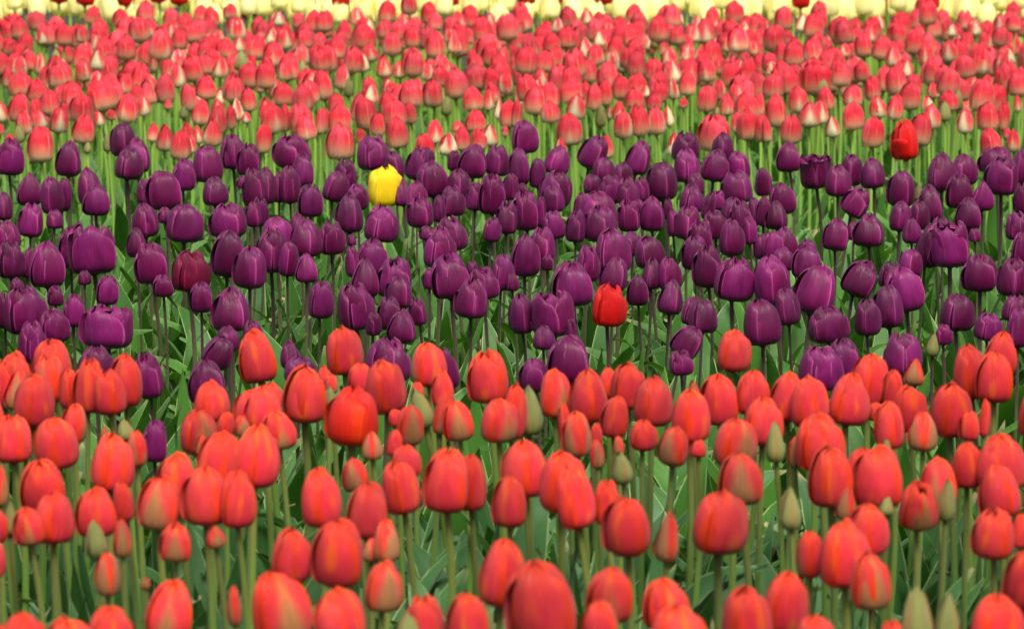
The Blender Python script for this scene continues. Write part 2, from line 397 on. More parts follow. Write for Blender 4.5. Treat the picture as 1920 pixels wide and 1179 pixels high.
# ---------------------------------------------------------------- tulips
# bed and kind, then millimetres: x, y, height of the flower's base, flower width, flower length; last the tilt in degrees
TULIPS = """
Or -509 3407 460 50 61 0
Or -481 3264 457 43 55 0
Of -500 3237 463 31 42 0
Om -562 3420 460 19 49 0
Ob -531 3291 460 16 36 0
Or -544 3256 460 28 40 0
Or -524 3112 460 31 43 0
Or -449 3491 460 48 65 0
Or -438 3288 460 44 52 0
Or -416 3351 460 22 44 0
Of -377 3315 460 43 58 0
Of -367 3433 460 45 57 0
Or -328 3336 460 48 62 0
Or -293 3324 460 36 61 0
Ob -425 3194 460 22 41 0
Om -400 3194 460 18 39 0
Om -397 3047 460 25 43 0
Of -345 3181 460 33 39 0
Om -308 3236 460 20 25 0
Of -324 2899 460 42 55 0
Or -442 2801 460 40 53 0
Or -390 2763 460 48 57 0
Or -368 2822 460 40 49 0
Om -363 3070 460 9 13 0
Om -262 2937 460 14 38 0
Or -464 2779 460 24 46 0
Or -203 3330 460 43 63 0
Or -153 3274 460 44 60 0
Or -173 3094 460 51 69 0
Or -222 3096 460 40 54 0
Or -117 3388 460 40 57 0
Or -71 3385 462 48 68 0
Or -45 3410 458 33 64 0
Om -129 3171 462 26 43 0
Om -145 3185 458 21 25 0
Of -126 2987 460 35 50 0
Of -211 2876 460 54 72 0
Or -157 2861 460 48 56 0
Or -79 2855 457 37 54 0
Ob -95 2834 463 22 40 0
Of -41 2845 460 40 57 0
Ob -22 2867 460 13 39 0
Or -12 3010 460 45 66 0
Or -3 3327 460 36 56 0
Of -173 3491 460 30 38 0
Or 15 3462 460 50 65 0
Or 53 3401 460 52 68 0
Or 71 3318 460 39 67 0
Or 101 3339 460 28 49 0
Or 120 3216 460 48 62 0
Om 157 3177 460 25 54 0
Of 212 3218 460 56 66 0
Of 251 3429 460 48 58 0
Or 32 2872 460 62 80 0
Of 93 2951 460 44 55 0
Of 83 2867 460 34 43 0
Of 146 2928 460 42 50 0
Or 149 2782 460 52 62 0
Or 215 2845 460 45 62 0
Or 351 3423 460 49 68 0
Or 402 3413 460 56 68 0
Or 387 3498 460 35 49 0
Om 359 3357 460 23 39 0
Ob 297 3312 460 22 47 0
Or 369 3211 460 40 54 0
Ob 405 3376 460 16 21 0
Of 432 3327 460 40 53 0
Of 467 3401 460 40 59 0
Ob 466 3351 460 19 48 0
Or 512 3514 460 35 53 0
Of 530 3364 460 44 60 0
Or 495 3196 460 43 51 0
Or 528 3233 460 18 37 0
Or 494 3000 460 38 59 0
Of 299 3120 460 29 50 0
Or 330 3081 460 51 67 0
Of 346 2995 460 39 56 0
Of 255 2913 460 41 62 0
Or 275 2799 460 40 48 0
Of 349 2822 460 25 36 0
Ob 371 2845 460 30 64 0
Ob 400 2845 460 24 57 0
Or 440 2822 460 48 61 0
Or -638 4023 460 40 59 0
Or -592 4058 460 51 66 0
Of -588 3984 460 40 61 0
Or -641 3956 460 31 60 0
Om -621 3936 460 34 54 0
Or -588 3840 460 48 67 0
Or -557 3946 460 27 53 0
Or -531 3924 459 39 69 0
Or -500 3906 461 41 57 0
Or -487 3959 460 41 68 0
Of -525 3746 460 31 49 0
Or -605 3672 460 35 81 0
Or -579 3632 460 43 56 0
Or -524 3607 460 49 59 0
Om -480 3672 460 14 38 0
Ob -464 3762 460 20 28 0
Of -434 3621 460 24 44 0
Or -371 3870 460 44 51 0
Or -323 3838 460 40 47 0
Of -370 3691 459 43 56 0
Or -347 3785 460 21 31 0
Om -327 3785 460 18 26 0
Or -332 3497 460 50 70 0
Or -291 3517 460 52 70 0
Om -363 3667 461 14 27 0
Or -329 4116 460 50 69 0
Or -220 4141 465 47 64 0
Or -257 3868 460 55 70 0
Or -156 3925 460 49 69 0
Of -233 4040 460 17 26 0
Or -243 4058 460 21 32 0
Or -194 4051 460 32 37 0
Or -300 3946 460 27 33 0
Or -301 3807 460 46 55 0
Of -276 3709 460 40 48 0
Ob -230 3954 460 17 27 0
Od -192 3735 460 62 69 0
Of -108 4089 460 44 58 0
Or -87 3954 460 27 48 0
Or -120 3971 460 17 29 0
Ob -106 3832 460 26 54 0
Of -88 3792 460 20 53 0
Of -123 3735 460 31 50 0
Of -63 3762 460 36 50 0
Or -142 3840 460 17 22 0
Or -140 3672 460 18 32 0
Om -163 3650 460 25 34 0
Or -28 3988 460 51 67 0
Of -16 3743 462 45 54 0
Or -120 3556 460 32 38 0
Or 0 3773 459 29 69 0
Ob 21 3791 459 33 62 0
Of 53 3892 460 37 62 0
Or 95 3864 460 47 66 0
Of 77 3672 460 33 56 0
Or 65 3746 460 16 49 0
Or 122 4023 460 26 38 0
Or 145 3946 460 44 59 0
Or 122 3777 460 33 53 0
Or 99 3724 460 15 29 0
Of 99 3607 460 16 36 0
Or 171 3840 460 48 62 0
Or 212 3750 460 47 65 0
Om 231 3988 460 16 28 0
Or 154 3706 460 31 36 0
Of 186 3628 460 35 48 0
Or 218 3664 460 18 21 0
Or 290 4142 469 43 55 0
Or 256 3856 460 47 65 0
Or 299 3904 460 41 56 0
Or 298 3731 460 45 58 0
Of 256 3624 460 49 58 0
Ob 126 3531 460 25 38 0
Om 126 3672 460 13 24 0
Or 339 3864 460 44 61 0
Or 363 3832 460 45 64 0
Ob 307 3636 460 22 49 0
Or 355 3600 461 55 65 0
Om 328 3619 459 17 35 0
Or 409 3844 460 48 66 0
Or 450 3971 460 48 68 0
Or 479 3946 460 26 52 0
Or 451 3870 460 20 24 0
Or 448 3709 460 35 60 0
Of 485 3816 460 40 57 0
Om 524 4094 460 27 35 0
Om 486 3701 460 34 47 0
Or 530 3787 460 49 66 0
Om 579 4058 460 19 25 0
Or 588 4012 458 43 70 0
Or 640 4141 465 43 59 0
Or 611 3978 462 48 65 0
Or 549 3759 460 24 38 0
Or 569 3777 460 13 46 0
Ob 439 3672 460 13 21 0
Or 549 3497 460 55 65 0
Or 626 3785 460 33 57 0
Po -892 5615 400 41 53 0
Pc -841 5302 401 42 64 0
Pc -816 5316 399 21 51 0
Pc -767 5217 400 55 75 0
Po -757 5420 400 42 72 0
Pc -774 5647 400 22 46 0
PO -709 5355 400 76 85 0
Pc -807 5144 400 22 29 0
Pc -742 4803 400 60 71 0
Pc -779 4840 400 31 57 0
Pc -730 5041 400 24 33 0
Pc -676 4852 400 31 51 0
Pc -650 5053 400 33 48 0
Pc -710 5242 400 20 24 0
PO -601 4677 400 71 64 0
Pc -699 4570 400 39 60 0
Pc -685 4721 400 41 51 0
Pp -656 5531 400 33 56 0
Pc -598 5264 400 52 68 0
Pc -567 5131 400 30 35 0
PR -531 5183 400 58 67 0
Pc -491 4984 400 34 48 0
Pc -481 5327 400 50 78 0
Pc -428 4811 400 52 68 0
Pc -433 5210 400 49 69 0
Pc -435 4538 400 39 46 30
Pc -412 4267 400 48 61 0
Po -582 4380 400 49 58 0
Pc -496 4309 400 37 64 0
Pc -420 4645 400 32 38 0
Pc -383 4644 400 28 48 0
Pc -447 3909 400 30 53 0
Pc -415 5569 400 53 66 0
Po -410 5376 400 53 74 0
Pc -361 5538 400 54 67 0
Pp -387 5726 400 32 54 0
Pc -318 5569 400 43 59 0
Pc -380 5334 400 32 60 0
Pp -343 5264 400 35 52 0
Pc -301 4929 400 36 59 0
Pc -267 5320 400 23 53 0
Pc -242 5348 400 48 62 0
Pp -239 5117 400 43 68 0
Pc -238 4835 400 52 73 0
Pc -191 5117 400 51 67 0
Pc -179 5015 400 39 52 0
Pc -188 4823 400 34 52 0
Pp -166 4721 400 41 53 0
Pc -212 4783 400 23 36 0
Pc -143 4870 400 25 43 0
Pc -127 5420 400 50 69 0
Po -104 5600 400 48 63 0
Po -98 5104 400 57 73 0
Pc -136 5203 400 20 35 0
Pc -66 5348 400 18 24 0
Pc -65 4929 400 47 62 0
Po -45 5104 400 46 53 0
Po -19 5191 399 36 60 0
Pc -39 5710 400 29 45 0
Pp -317 4518 400 28 42 0
Po -299 4409 400 42 38 0
Po -177 4418 400 57 63 0
Pc -86 4370 400 28 60 -12
Pc -156 5732 400 22 26 0
Pc -286 5662 400 15 21 0
Pc 21 5334 400 46 71 0
Pc 52 5493 400 42 59 0
Pc 60 5391 400 19 28 0
Pc 76 5742 400 37 52 0
Pc 170 5348 400 55 78 0
Pc 125 5278 400 36 62 0
Pc 97 5042 400 59 69 0
Pc 164 5183 400 42 56 0
Pc 237 5418 400 47 55 0
Pp 228 5197 400 31 54 0
Pc 260 5197 400 37 54 0
Pc 202 5047 400 33 49 0
Pp 247 4960 400 36 58 0
PS 146 4860 400 51 66 6
PO 64 4771 400 62 71 0
Pc 16 4800 400 37 60 0
Pc 46 4660 400 30 37 0
Pc 88 4721 400 16 37 0
Pc 82 4409 400 55 66 0
Pc 32 4360 400 38 47 0
Pc 247 4612 400 40 48 28
Pc 241 4469 400 31 36 0
Pc 273 4870 400 27 44 12
Pc 289 4794 400 39 53 0
Pc 331 5569 400 41 59 0
Pc 313 5398 400 42 59 0
Pc 325 5217 400 45 73 0
Pc 354 5092 400 57 70 8
Pc 385 5554 400 41 64 0
Pc 439 5521 398 28 45 0
Pc 210 5558 400 36 42 0
Pc 0 5175 401 20 31 0
Pc 452 5496 402 33 50 0
Pc 478 5523 400 38 56 0
Pc 462 5381 400 35 41 0
PL 420 5066 400 55 77 0
Pc 494 5306 400 46 55 0
Pc 514 5503 400 31 36 0
PL 469 4960 400 60 80 14
Pc 428 4864 400 36 57 0
Pc 374 4693 400 51 69 0
Po 475 4726 400 55 55 0
Pc 572 5607 400 42 57 0
Pc 637 5650 400 51 60 0
Pc 554 5137 400 49 62 26
Pc 624 5209 400 38 45 0
Pc 669 5320 400 37 47 0
PL 625 4991 400 54 71 0
Pc 580 4840 400 44 66 0
Pc 539 4777 400 37 56 0
Pp 719 5694 400 32 50 0
Pc 711 5447 398 42 73 12
PO 751 5421 402 68 79 0
Po 775 5726 400 37 43 0
Po 768 5183 400 54 61 0
Pc 811 5130 400 46 63 0
Pc 877 5464 400 28 55 0
Pc 835 5710 400 20 25 0
Pc 679 4821 400 48 56 0
Pc 645 4710 400 24 30 0
Po 715 4743 400 39 41 0
Pc 777 4893 400 36 42 0
Pc 752 4677 400 30 59 0
Po 470 4428 400 44 60 0
Po 427 4360 400 57 62 0
Po 554 4458 400 50 62 0
PB 616 4612 400 18 36 0
Pc 618 5726 400 22 34 0
Pc -1050 6633 400 54 77 0
Pc -922 6601 400 49 73 0
Pc -819 6704 428 49 70 0
Pc -784 6655 400 51 75 0
Pc -794 6548 400 53 67 0
Pp -939 6171 400 45 66 0
Pc -879 6061 400 40 71 0
Pc -866 6097 400 29 64 0
Pc -821 6181 400 44 73 0
Pc -793 6043 400 49 60 0
Pc -720 6199 400 29 49 0
Pc -670 6119 400 63 74 0
Pc -663 6394 400 45 63 0
Pc -624 6506 400 56 75 0
Pc -578 6171 400 46 58 0
Pc -588 6700 403 54 73 0
Pc -549 6611 400 45 68 0
Pc -544 6415 400 22 26 0
Pc -499 6161 400 40 74 0
Pc -878 5768 400 41 62 0
Pc -848 5866 400 30 36 0
Pc -958 5972 400 28 54 0
Pc -667 5768 400 46 62 0
Pc -592 5706 400 59 69 0
Po -515 5768 400 62 63 0
Pc -480 5887 401 28 47 0
Pc -650 5940 400 25 30 0
Po -463 6701 408 74 69 0
Pc -425 6444 400 41 68 0
Pc -481 6191 400 40 72 0
Pc -457 6218 400 29 61 0
Pc -434 6199 400 36 73 0
Pc -384 6025 400 44 63 0
Pc -470 5910 399 28 56 0
Pc -354 6228 400 45 61 15
Pc -340 6404 400 45 62 0
Po -291 6698 400 66 74 0
Pc -242 6569 400 39 56 0
Pc -200 6548 400 42 69 0
Pc -176 6702 414 26 34 0
Pc -155 6295 400 57 71 0
Pc -299 6116 400 39 51 0
Pc -298 5818 400 47 72 0
PY -251 6171 400 61 77 0
Pp -210 6162 400 34 58 0
Pc -183 6061 400 36 61 0
Pc -240 5709 400 56 66 0
Pc -168 5885 400 45 56 0
Pc -125 6698 400 26 43 0
Pc -83 6590 400 56 69 0
Pc -33 6611 400 48 65 0
Pc -106 6266 400 43 59 0
Pc -114 6025 400 44 59 0
Pc -137 5954 400 23 51 0
Pc -72 6097 400 31 57 0
Pc -38 6061 400 48 78 0
Pc -7 6254 399 27 54 0
Pc -11 5801 400 37 62 0
Pc 27 6706 435 50 70 0
Pc 17 6465 400 39 76 0
Pc 52 6424 400 30 60 0
Pc 88 6633 400 48 61 12
Pc 80 6163 400 58 69 10
Pc 160 6700 405 52 72 22
Pc 186 6523 400 42 49 0
Pc 257 6633 400 47 71 14
Pc 223 6424 400 36 52 0
Pc 160 6341 400 33 38 0
Pc 189 6209 400 43 57 0
Pc 227 6153 400 40 58 0
Pc 256 6228 400 29 48 0
Pc 296 6247 400 55 74 0
Pc 365 6702 417 54 66 0
Pc 358 6506 400 51 68 0
Pc 442 6703 420 43 59 0
Pc 413 6527 400 53 66 0
Pc 470 6548 400 45 59 0
Pc 365 6325 400 32 46 0
Pc 443 6194 400 56 66 0
Pc 341 6079 400 43 56 0
Pc 367 5989 400 23 51 0
Pc 396 6116 400 26 39 0
Pc 28 5851 400 44 73 0
Pc 54 5885 400 18 58 0
Pc 81 6079 400 40 53 0
Pc 161 5863 400 60 71 0
Pc 128 5954 400 26 56 0
Pc 159 5703 400 54 66 0
Pc 114 5703 400 33 60 0
Pc 218 5835 400 38 59 0
Pc 259 5843 400 43 64 0
Pc 245 6089 400 21 25 0
Pc 295 5989 400 18 41 0
Pc 315 5744 400 44 60 0
Pc 294 5768 400 20 49 0
Pc 370 5748 400 44 52 0
Pc 412 5939 400 41 48 0
Pc 421 5801 400 40 62 0
Pc 454 5911 399 23 53 0
Pc 467 5894 401 25 56 0
Pc 499 6305 400 27 57 0
Pc 427 5679 400 27 52 0
Pc 5 6240 401 13 48 0
Pc 21 6266 400 21 32 0
Pc 584 6676 400 50 61 0
PW 616 6424 400 58 71 0
Pc 689 6465 400 44 64 0
Pc 647 6305 400 50 62 0
Pc 645 6043 400 47 58 28
Pc 732 6414 400 45 62 0
Pc 756 6162 400 50 70 0
PB 798 6228 400 19 37 0
Pc 790 5954 400 43 69 -8
Pc 862 6374 400 55 78 0
Pc 920 6465 400 53 64 0
Pc 865 6134 400 49 67 0
Pp 905 6106 400 39 58 0
Po 1018 6676 400 66 53 0
Pc 976 6334 400 62 77 0
Pc 1039 6485 400 50 75 0
Pc 843 5851 400 45 61 0
Pc 713 5835 400 36 56 0
Pc 751 5868 400 38 54 0
Pc 518 6061 400 47 61 0
Pp 491 5860 400 38 55 0
Pc 975 6061 400 29 60 0
Pc 913 5728 400 37 53 0
Pc 515 6344 400 14 43 0
Ks -1011 6823 400 55 77 0
Kr -719 6869 400 43 63 0
Ks -371 6869 400 59 79 0
Ks -190 6869 400 41 57 0
KT 853 6869 400 59 87 0
Kw 106 6892 400 29 49 0
Kg 206 6892 400 32 53 0
Kr 1044 6892 400 47 66 0
Kw -140 6939 400 39 52 0
Kw 350 6939 400 24 56 0
Kg -705 6986 400 24 36 0
Kb -934 6986 400 15 27 0
Kr -548 6986 400 33 69 0
Kb -891 7010 400 18 42 0
Kw 1105 7010 400 31 52 0
Kw -768 7022 400 39 61 0
Ks 447 7031 400 69 81 0
Ks -113 7034 400 33 54 0
Ks -74 7034 400 33 51 0
Kr -255 7070 400 47 74 0
Kr 801 7095 400 47 71 0
Kg -1121 7096 400 24 29 0
Kg -671 7107 400 42 64 0
Kw -724 7107 400 36 59 0
Kw -49 7107 400 36 53 0
Kr 910 7107 400 47 76 0
Kr 128 7120 400 55 74 0
Kr -966 7157 400 50 66 0
Kg -705 7157 400 24 40 0
Kr -341 7157 400 21 35 0
Kg -173 7157 400 34 53 0
Kr 626 7157 400 47 66 0
Kr 577 7168 402 23 55 0
Kb -1111 7169 400 23 44 0
Kw -813 7182 400 26 46 0
Kr 568 7193 399 37 64 0
Kr -466 7207 400 46 65 0
Kr 534 7210 400 49 72 0
Kg 252 7233 400 43 66 0
Ks 1125 7233 400 19 28 0
Kw 734 7258 400 33 53 0
Kr -306 7284 400 34 56 0
Kg -17 7284 400 16 25 0
Ks 291 7284 400 44 76 0
Kg -1119 7310 400 37 59 0
Kg -680 7310 400 41 69 0
Ks -1176 7310 400 22 28 0
Kg 332 7310 400 45 69 0
Kr -552 7323 400 52 78 0
Ks -487 7336 400 53 75 0
Kr -443 7336 400 25 63 0
Kg 1044 7336 400 38 61 0
Kg -1049 7349 400 42 67 0
Kr -85 7359 400 46 54 0
Kr -525 7362 400 22 69 0
Ks -432 7362 400 19 60 0
Kr -398 7362 400 50 69 0
Kw -126 7362 400 30 30 0
Kg 515 7362 400 25 50 0
Kr 1103 7376 400 49 72 0
Kr -335 7402 400 49 81 0
Kr 791 7402 400 47 71 0
Ks 1140 7402 400 25 69 0
Kg -1101 7407 400 41 48 0
Kr -655 7416 400 25 60 0
Kg 978 7416 400 40 62 0
Kr -275 7442 400 54 70 0
Kr 10 7443 402 24 68 0
Kb 208 7456 400 24 59 0
Kr 622 7456 400 48 81 0
Kg 695 7456 400 51 65 0
Kr -7 7469 398 45 68 0
Kg -969 7483 400 24 40 0
Kw 370 7483 400 24 48 0
Kg -733 7497 400 42 62 0
Kr -238 7524 400 32 56 0
Kg 730 7524 400 32 58 0
Kg -628 7545 400 23 27 0
Kg 92 7549 400 47 55 0
Kr -1169 7552 400 52 74 0
Kr -1021 7552 400 55 71 0
Kg -912 7552 400 52 71 0
Kg -1213 7566 400 32 53 0
Kr -1131 7580 400 29 58 0
Kr -1064 7580 400 26 50 0
Kr -370 7580 400 36 71 0
Kg 252 7580 400 29 53 0
Kr 556 7580 400 55 71 0
Kb 1029 7580 400 29 53 0
Kw -653 7594 400 31 57 0
Kg -956 7608 400 24 29 0
Kg -701 7608 400 36 55 0
Kg 151 7608 400 45 65 0
Kr 913 7608 400 39 68 0
Kb -788 7636 400 20 33 0
Kg -594 7636 400 29 55 0
Kw -34 7636 400 20 49 0
Kg 234 7636 400 16 29 0
Kr -1115 7693 400 48 66 0
Kg -889 7693 400 33 56 0
Kb 495 7693 400 16 23 0
Kg 520 7693 400 36 56 0
Kr 597 7693 400 26 59 0
Kb -161 7708 400 25 51 0
Kr 56 7708 400 51 74 0
Kr -298 7722 400 46 59 0
Kr 696 7751 400 46 69 0
Ks -1067 7753 404 53 76 -5
Kr 145 7754 422 49 63 -2
Kg 552 7758 422 40 55 -7
Ks 472 7766 400 48 68 0
Ks -249 7775 409 56 72 2
Kr -426 7776 400 40 47 0
Kr -640 7781 400 36 63 0
Kr -512 7781 400 53 70 0
Kr -95 7781 400 50 66 0
Kw 1016 7781 400 30 43 0
Kr 1142 7781 400 56 86 0
Kg 1235 7781 400 20 46 0
Kw -345 7787 419 37 53 -1
Ks -1143 7789 371 45 64 -7
Kr 349 7791 400 40 47 0
Ks 1067 7791 400 46 55 0
Kg -915 7793 417 37 51 1
Kr -999 7795 400 73 88 0
Kr -789 7810 400 37 70 0
Kg -59 7810 400 30 63 0
Kr 200 7810 400 37 70 0
Kr 771 7810 400 40 60 0
Kr 974 7810 400 50 73 0
Kb 1092 7814 400 30 55 0
Ks 41 7825 419 53 73 -7
Kg -845 7832 400 23 28 0
Ks 1186 7835 391 51 78 -2
Kr 302 7839 400 47 55 0
Ks 640 7842 425 50 67 1
Kg 902 7843 377 42 57 -5
Kr 570 7844 409 52 69 4
Kw -1087 7846 402 41 61 3
Kr -685 7852 417 50 66 3
Kg 422 7862 400 23 28 0
Kr -279 7864 398 48 64 4
Kg -351 7870 400 40 55 0
Kr -193 7870 400 50 74 0
Kr 842 7870 400 47 59 0
Kb -96 7879 392 29 49 0
Ks 359 7883 411 42 58 5
Kb -435 7884 388 33 51 2
Kr 1252 7888 427 51 66 -1
Kw 709 7894 371 38 52 -6
Kr 232 7900 400 37 71 0
Kr 1080 7915 424 56 75 -1
Ks -568 7915 399 48 61 0
Kg -904 7931 400 44 68 0
Kr -502 7931 400 47 64 0
Kg 17 7931 400 27 71 0
Kw -782 7944 381 35 44 -5
Kr 92 7949 386 51 73 1
Kr -992 7952 388 52 76 1
Ks -1126 7956 400 41 48 0
Kg -300 7960 397 40 55 4
Kg -863 7961 400 51 80 0
Ks -615 7967 436 50 77 -1
Kb 773 7974 417 30 46 7
Ks 368 7991 414 51 69 1
Kg -233 7992 400 34 65 0
Kr 572 7998 400 34 40 0
Kr -1190 8002 400 51 60 0
Kg 41 8004 402 44 67 -3
Kr 157 8007 400 48 56 0
Kr 1118 8012 400 55 64 0
Kg -708 8023 400 51 75 0
Kr 625 8023 400 51 79 0
Ks 909 8023 400 38 67 0
Ks 972 8029 412 52 78 2
Kg -269 8039 400 33 50 0
Kr -471 8039 400 48 82 0
Kr 826 8047 433 48 71 5
Kg -772 8055 400 51 65 0
Kg -594 8055 400 41 55 0
Kw 408 8055 400 31 58 0
Kr 274 8055 400 45 65 0
Kr -143 8071 400 58 81 0
Kg -48 8083 387 37 56 -10
Kg 1069 8086 400 31 41 0
Ks -665 8088 424 51 68 -1
Kr 1237 8089 325 52 79 4
Kw 66 8095 402 41 53 -2
Kr -1019 8103 400 52 67 -1
Kr 151 8103 410 51 75 3
Kr 583 8105 391 58 74 2
Kg 706 8108 408 44 66 -2
Kr -1251 8116 400 59 69 0
Kb -417 8118 400 24 52 0
Kr -361 8118 400 38 55 0
Kw 339 8118 400 28 35 0
Kr 1022 8118 400 45 62 0
Ks -485 8127 464 50 66 2
Kr 448 8134 400 42 66 0
Kg 1153 8135 355 50 68 4
Kg 375 8150 400 49 66 0
Kg 525 8153 387 42 55 4
Ks 250 8158 410 59 78 -5
Ks 777 8162 400 80 94 0
Kr -308 8163 400 31 37 0
Kg -1119 8167 378 38 55 4
Ks 185 8176 365 48 72 -4
Kr -993 8183 400 38 59 0
Kg -16 8183 400 38 63 0
Kg 1303 8183 400 31 63 0
Kg 1219 8183 400 31 56 0
Kr 699 8183 400 49 63 0
Ks 121 8186 398 55 79 1
Kg 586 8205 400 45 63 6
Kr -959 8215 400 51 80 0
Ks -55 8215 400 38 70 0
Kg -649 8215 400 31 52 0
Kg -826 8221 355 46 66 0
Kg -517 8231 395 51 68 0
Ks 1168 8233 436 49 66 -5
Kg 960 8248 400 46 70 0
Kr 1278 8248 400 65 84 0
Kr 834 8248 400 35 88 0
Kw 1003 8248 400 25 63 0
Kr 506 8252 423 48 68 -5
Kw -760 8264 364 31 47 7
Kg -1075 8269 396 39 57 2
Kg 416 8273 419 48 64 -5
Kr -94 8279 400 60 71 0
Kr 36 8280 441 59 75 0
Kg -444 8281 400 39 67 0
Kr 118 8281 400 49 70 0
Kr -677 8282 400 39 46 0
Kg -1280 8288 434 40 59 6
Kr -1173 8301 400 67 79 0
Kr 1127 8303 397 49 69 -3
Kr 323 8306 379 52 66 -3
Kw 1329 8316 393 41 62 8
Ks 712 8319 393 58 82 -11
Kg 918 8327 417 44 60 0
Kr 789 8327 408 59 76 0
Kr -24 8334 374 49 66 -2
Kr -538 8337 400 46 54 0
Kr -988 8340 407 53 68 -7
Kr 854 8346 375 57 80 -3
Ks 167 8347 422 58 85 3
Kg -874 8349 400 39 67 0
Kr -1319 8349 400 32 60 0
Ks -190 8349 400 43 64 0
Kr 568 8349 400 50 73 0
Ks 615 8349 400 43 85 0
Kg 71 8349 400 43 53 0
Kw -1085 8355 445 38 56 -1
Kw -323 8356 375 36 55 -4
Kr 1222 8372 432 56 86 1
Kg -505 8382 400 46 71 0
Kr 414 8382 400 39 68 0
Kr 512 8382 400 46 57 0
Ks 1104 8382 400 50 86 0
Kr 1328 8395 376 52 77 4
Kb -712 8396 439 38 56 0
Kw 1035 8400 421 33 47 4
Kr -85 8400 388 48 65 -3
Kg 748 8401 402 42 59 1
Ks -262 8410 423 50 75 3
Kg -596 8414 411 36 52 -4
Kr 1170 8419 401 46 66 -1
Kg -1019 8419 384 48 69 5
Kg 601 8424 421 36 49 -3
Kw 275 8425 393 29 38 1
Kg -185 8426 424 43 60 -2
Kw -1183 8434 417 36 50 -8
Ks -424 8437 428 50 77 7
Kr 835 8442 429 47 64 -6
Ks 205 8451 400 50 68 0
Kg 908 8451 400 61 75 0
Kg 49 8452 368 42 58 -1
Ks -1312 8455 394 51 71 4
Kr -935 8458 461 62 92 8
Kg -540 8464 337 41 60 2
Kr 1113 8466 395 36 49 -5
Kr -27 8468 387 48 70 -1
Kg 1300 8473 419 43 63 -1
Kr 464 8475 391 53 78 9
Ks -1075 8478 400 65 77 0
Kr 747 8480 441 49 70 0
Kg -1138 8486 400 47 65 0
Ks -843 8486 400 56 78 0
Kg -775 8486 410 41 61 4
Kg 1218 8488 356 47 66 -3
Kg 267 8501 379 39 57 -4
Kr 605 8502 476 58 73 2
Kg -1244 8510 387 41 54 0
Ks 1044 8516 391 50 68 3
Ks -708 8517 407 47 65 0
Kr -600 8521 400 56 83 0
Kg -227 8521 400 33 51 0
Kr 844 8521 389 47 64 -4
Kg -165 8529 398 38 51 2
Ks 26 8537 383 46 66 -2
Yy 265 10150 402 60 83 2
Yy -105 10283 438 60 90 -5
Yy -280 10213 442 60 91 1
Yy 669 10244 452 61 87 -2
Yy -742 10223 454 57 76 -5
Yy -803 10308 425 59 79 7
Yy -1667 10305 435 57 86 5
Yy 840 10312 432 58 86 1
Yy 410 10272 415 59 83 -1
Yy 452 10179 420 64 88 0
Yy 1608 10138 462 58 74 6
Yy -1523 10309 434 54 82 -1
Yy 346 10170 425 61 83 -3
Yy -404 10132 415 66 100 3
Yy -1390 10259 430 59 75 -6
Yy -608 10228 400 61 85 -8
Yy -132 10185 435 61 88 0
Yy -242 10279 422 54 79 0
Yy -13 10306 446 63 90 5
Yy -25 10224 446 63 89 -1
Yy -837 10233 455 53 74 -7
Yy 527 10260 447 49 73 3
Yy -836 10135 441 54 78 -2
Yy 841 10137 443 49 63 6
Yy 1436 10243 426 60 85 1
Yy -1267 10155 423 58 89 -11
Yy -681 10199 442 47 68 -3
Yy 1085 10311 407 54 72 3
Yy 1034 10204 405 64 96 6
Yy 1321 10263 398 56 74 6
Yy 1155 10205 421 60 89 -3
Yy -955 10258 396 59 77 1
Yy 404 10130 410 64 87 0
Yy 1496 10125 409 53 77 1
Yy 1219 10137 456 60 88 -3
Yy 1002 10133 436 64 92 -5
Yy 37 10137 413 56 71 5
Yy -473 10144 426 67 93 2
Yy -1578 10174 456 50 62 -4
Yy -627 10131 417 57 82 0
Yy 734 10290 411 59 86 3
Yy -976 10150 420 62 84 -2
Yy -901 10310 403 58 82 -5
Yy 1114 10135 443 58 83 -1
Yy 1017 10294 393 51 74 -7
Yy -550 10175 413 51 68 9
Yy 614 10122 419 60 75 -2
Yy 1524 10219 459 61 88 -9
Yy -697 10277 416 57 84 -5
Yy 724 10133 421 63 82 -3
Yy 1622 10214 412 61 77 -1
Yy 846 10237 411 58 85 -1
Yy 603 10245 422 69 90 2
Yy -442 10223 431 58 80 -3
Yy -321 10292 387 51 66 -4
Yy 115 10307 409 63 87 0
Yy 194 10133 419 65 83 2
Yy -337 10145 417 59 86 -2
Yy 234 10271 438 59 89 -2
Yy -216 10143 440 56 75 -3
Yy 772 10207 423 58 83 -4
Yy -1663 10223 387 65 94 4
Yy 120 10130 431 55 73 4
Yy 1616 10292 429 62 89 -1
Yy -1192 10137 399 65 89 -1
Yy 516 10159 387 56 70 0
Yy -1502 10124 433 52 75 -1
Yy 1432 10129 420 62 90 6
Yy -1600 10304 419 62 79 -2
Yy -1292 10307 415 58 74 0
Yy -37 10144 394 63 94 -7
Yy 1253 10204 439 70 96 5
Rs -1441 10192 474 58 78 2
Rs -1356 10173 468 58 78 5
Rs -1286 10220 470 58 78 0
Rs -1234 10255 460 58 78 -2
Rs -1124 10214 473 58 78 -6
Rs -1064 10262 463 58 78 1
Rs -547 10256 458 58 78 2
Rs -196 10215 464 58 78 1
Rs 43 10265 464 58 78 -2
Rs 128 10201 468 58 78 6
Rs 291 10263 465 58 78 1
Rs 916 10175 460 58 78 2
Rs 1200 10284 458 58 78 -6
Rs 1333 10187 455 58 78 -1
"""
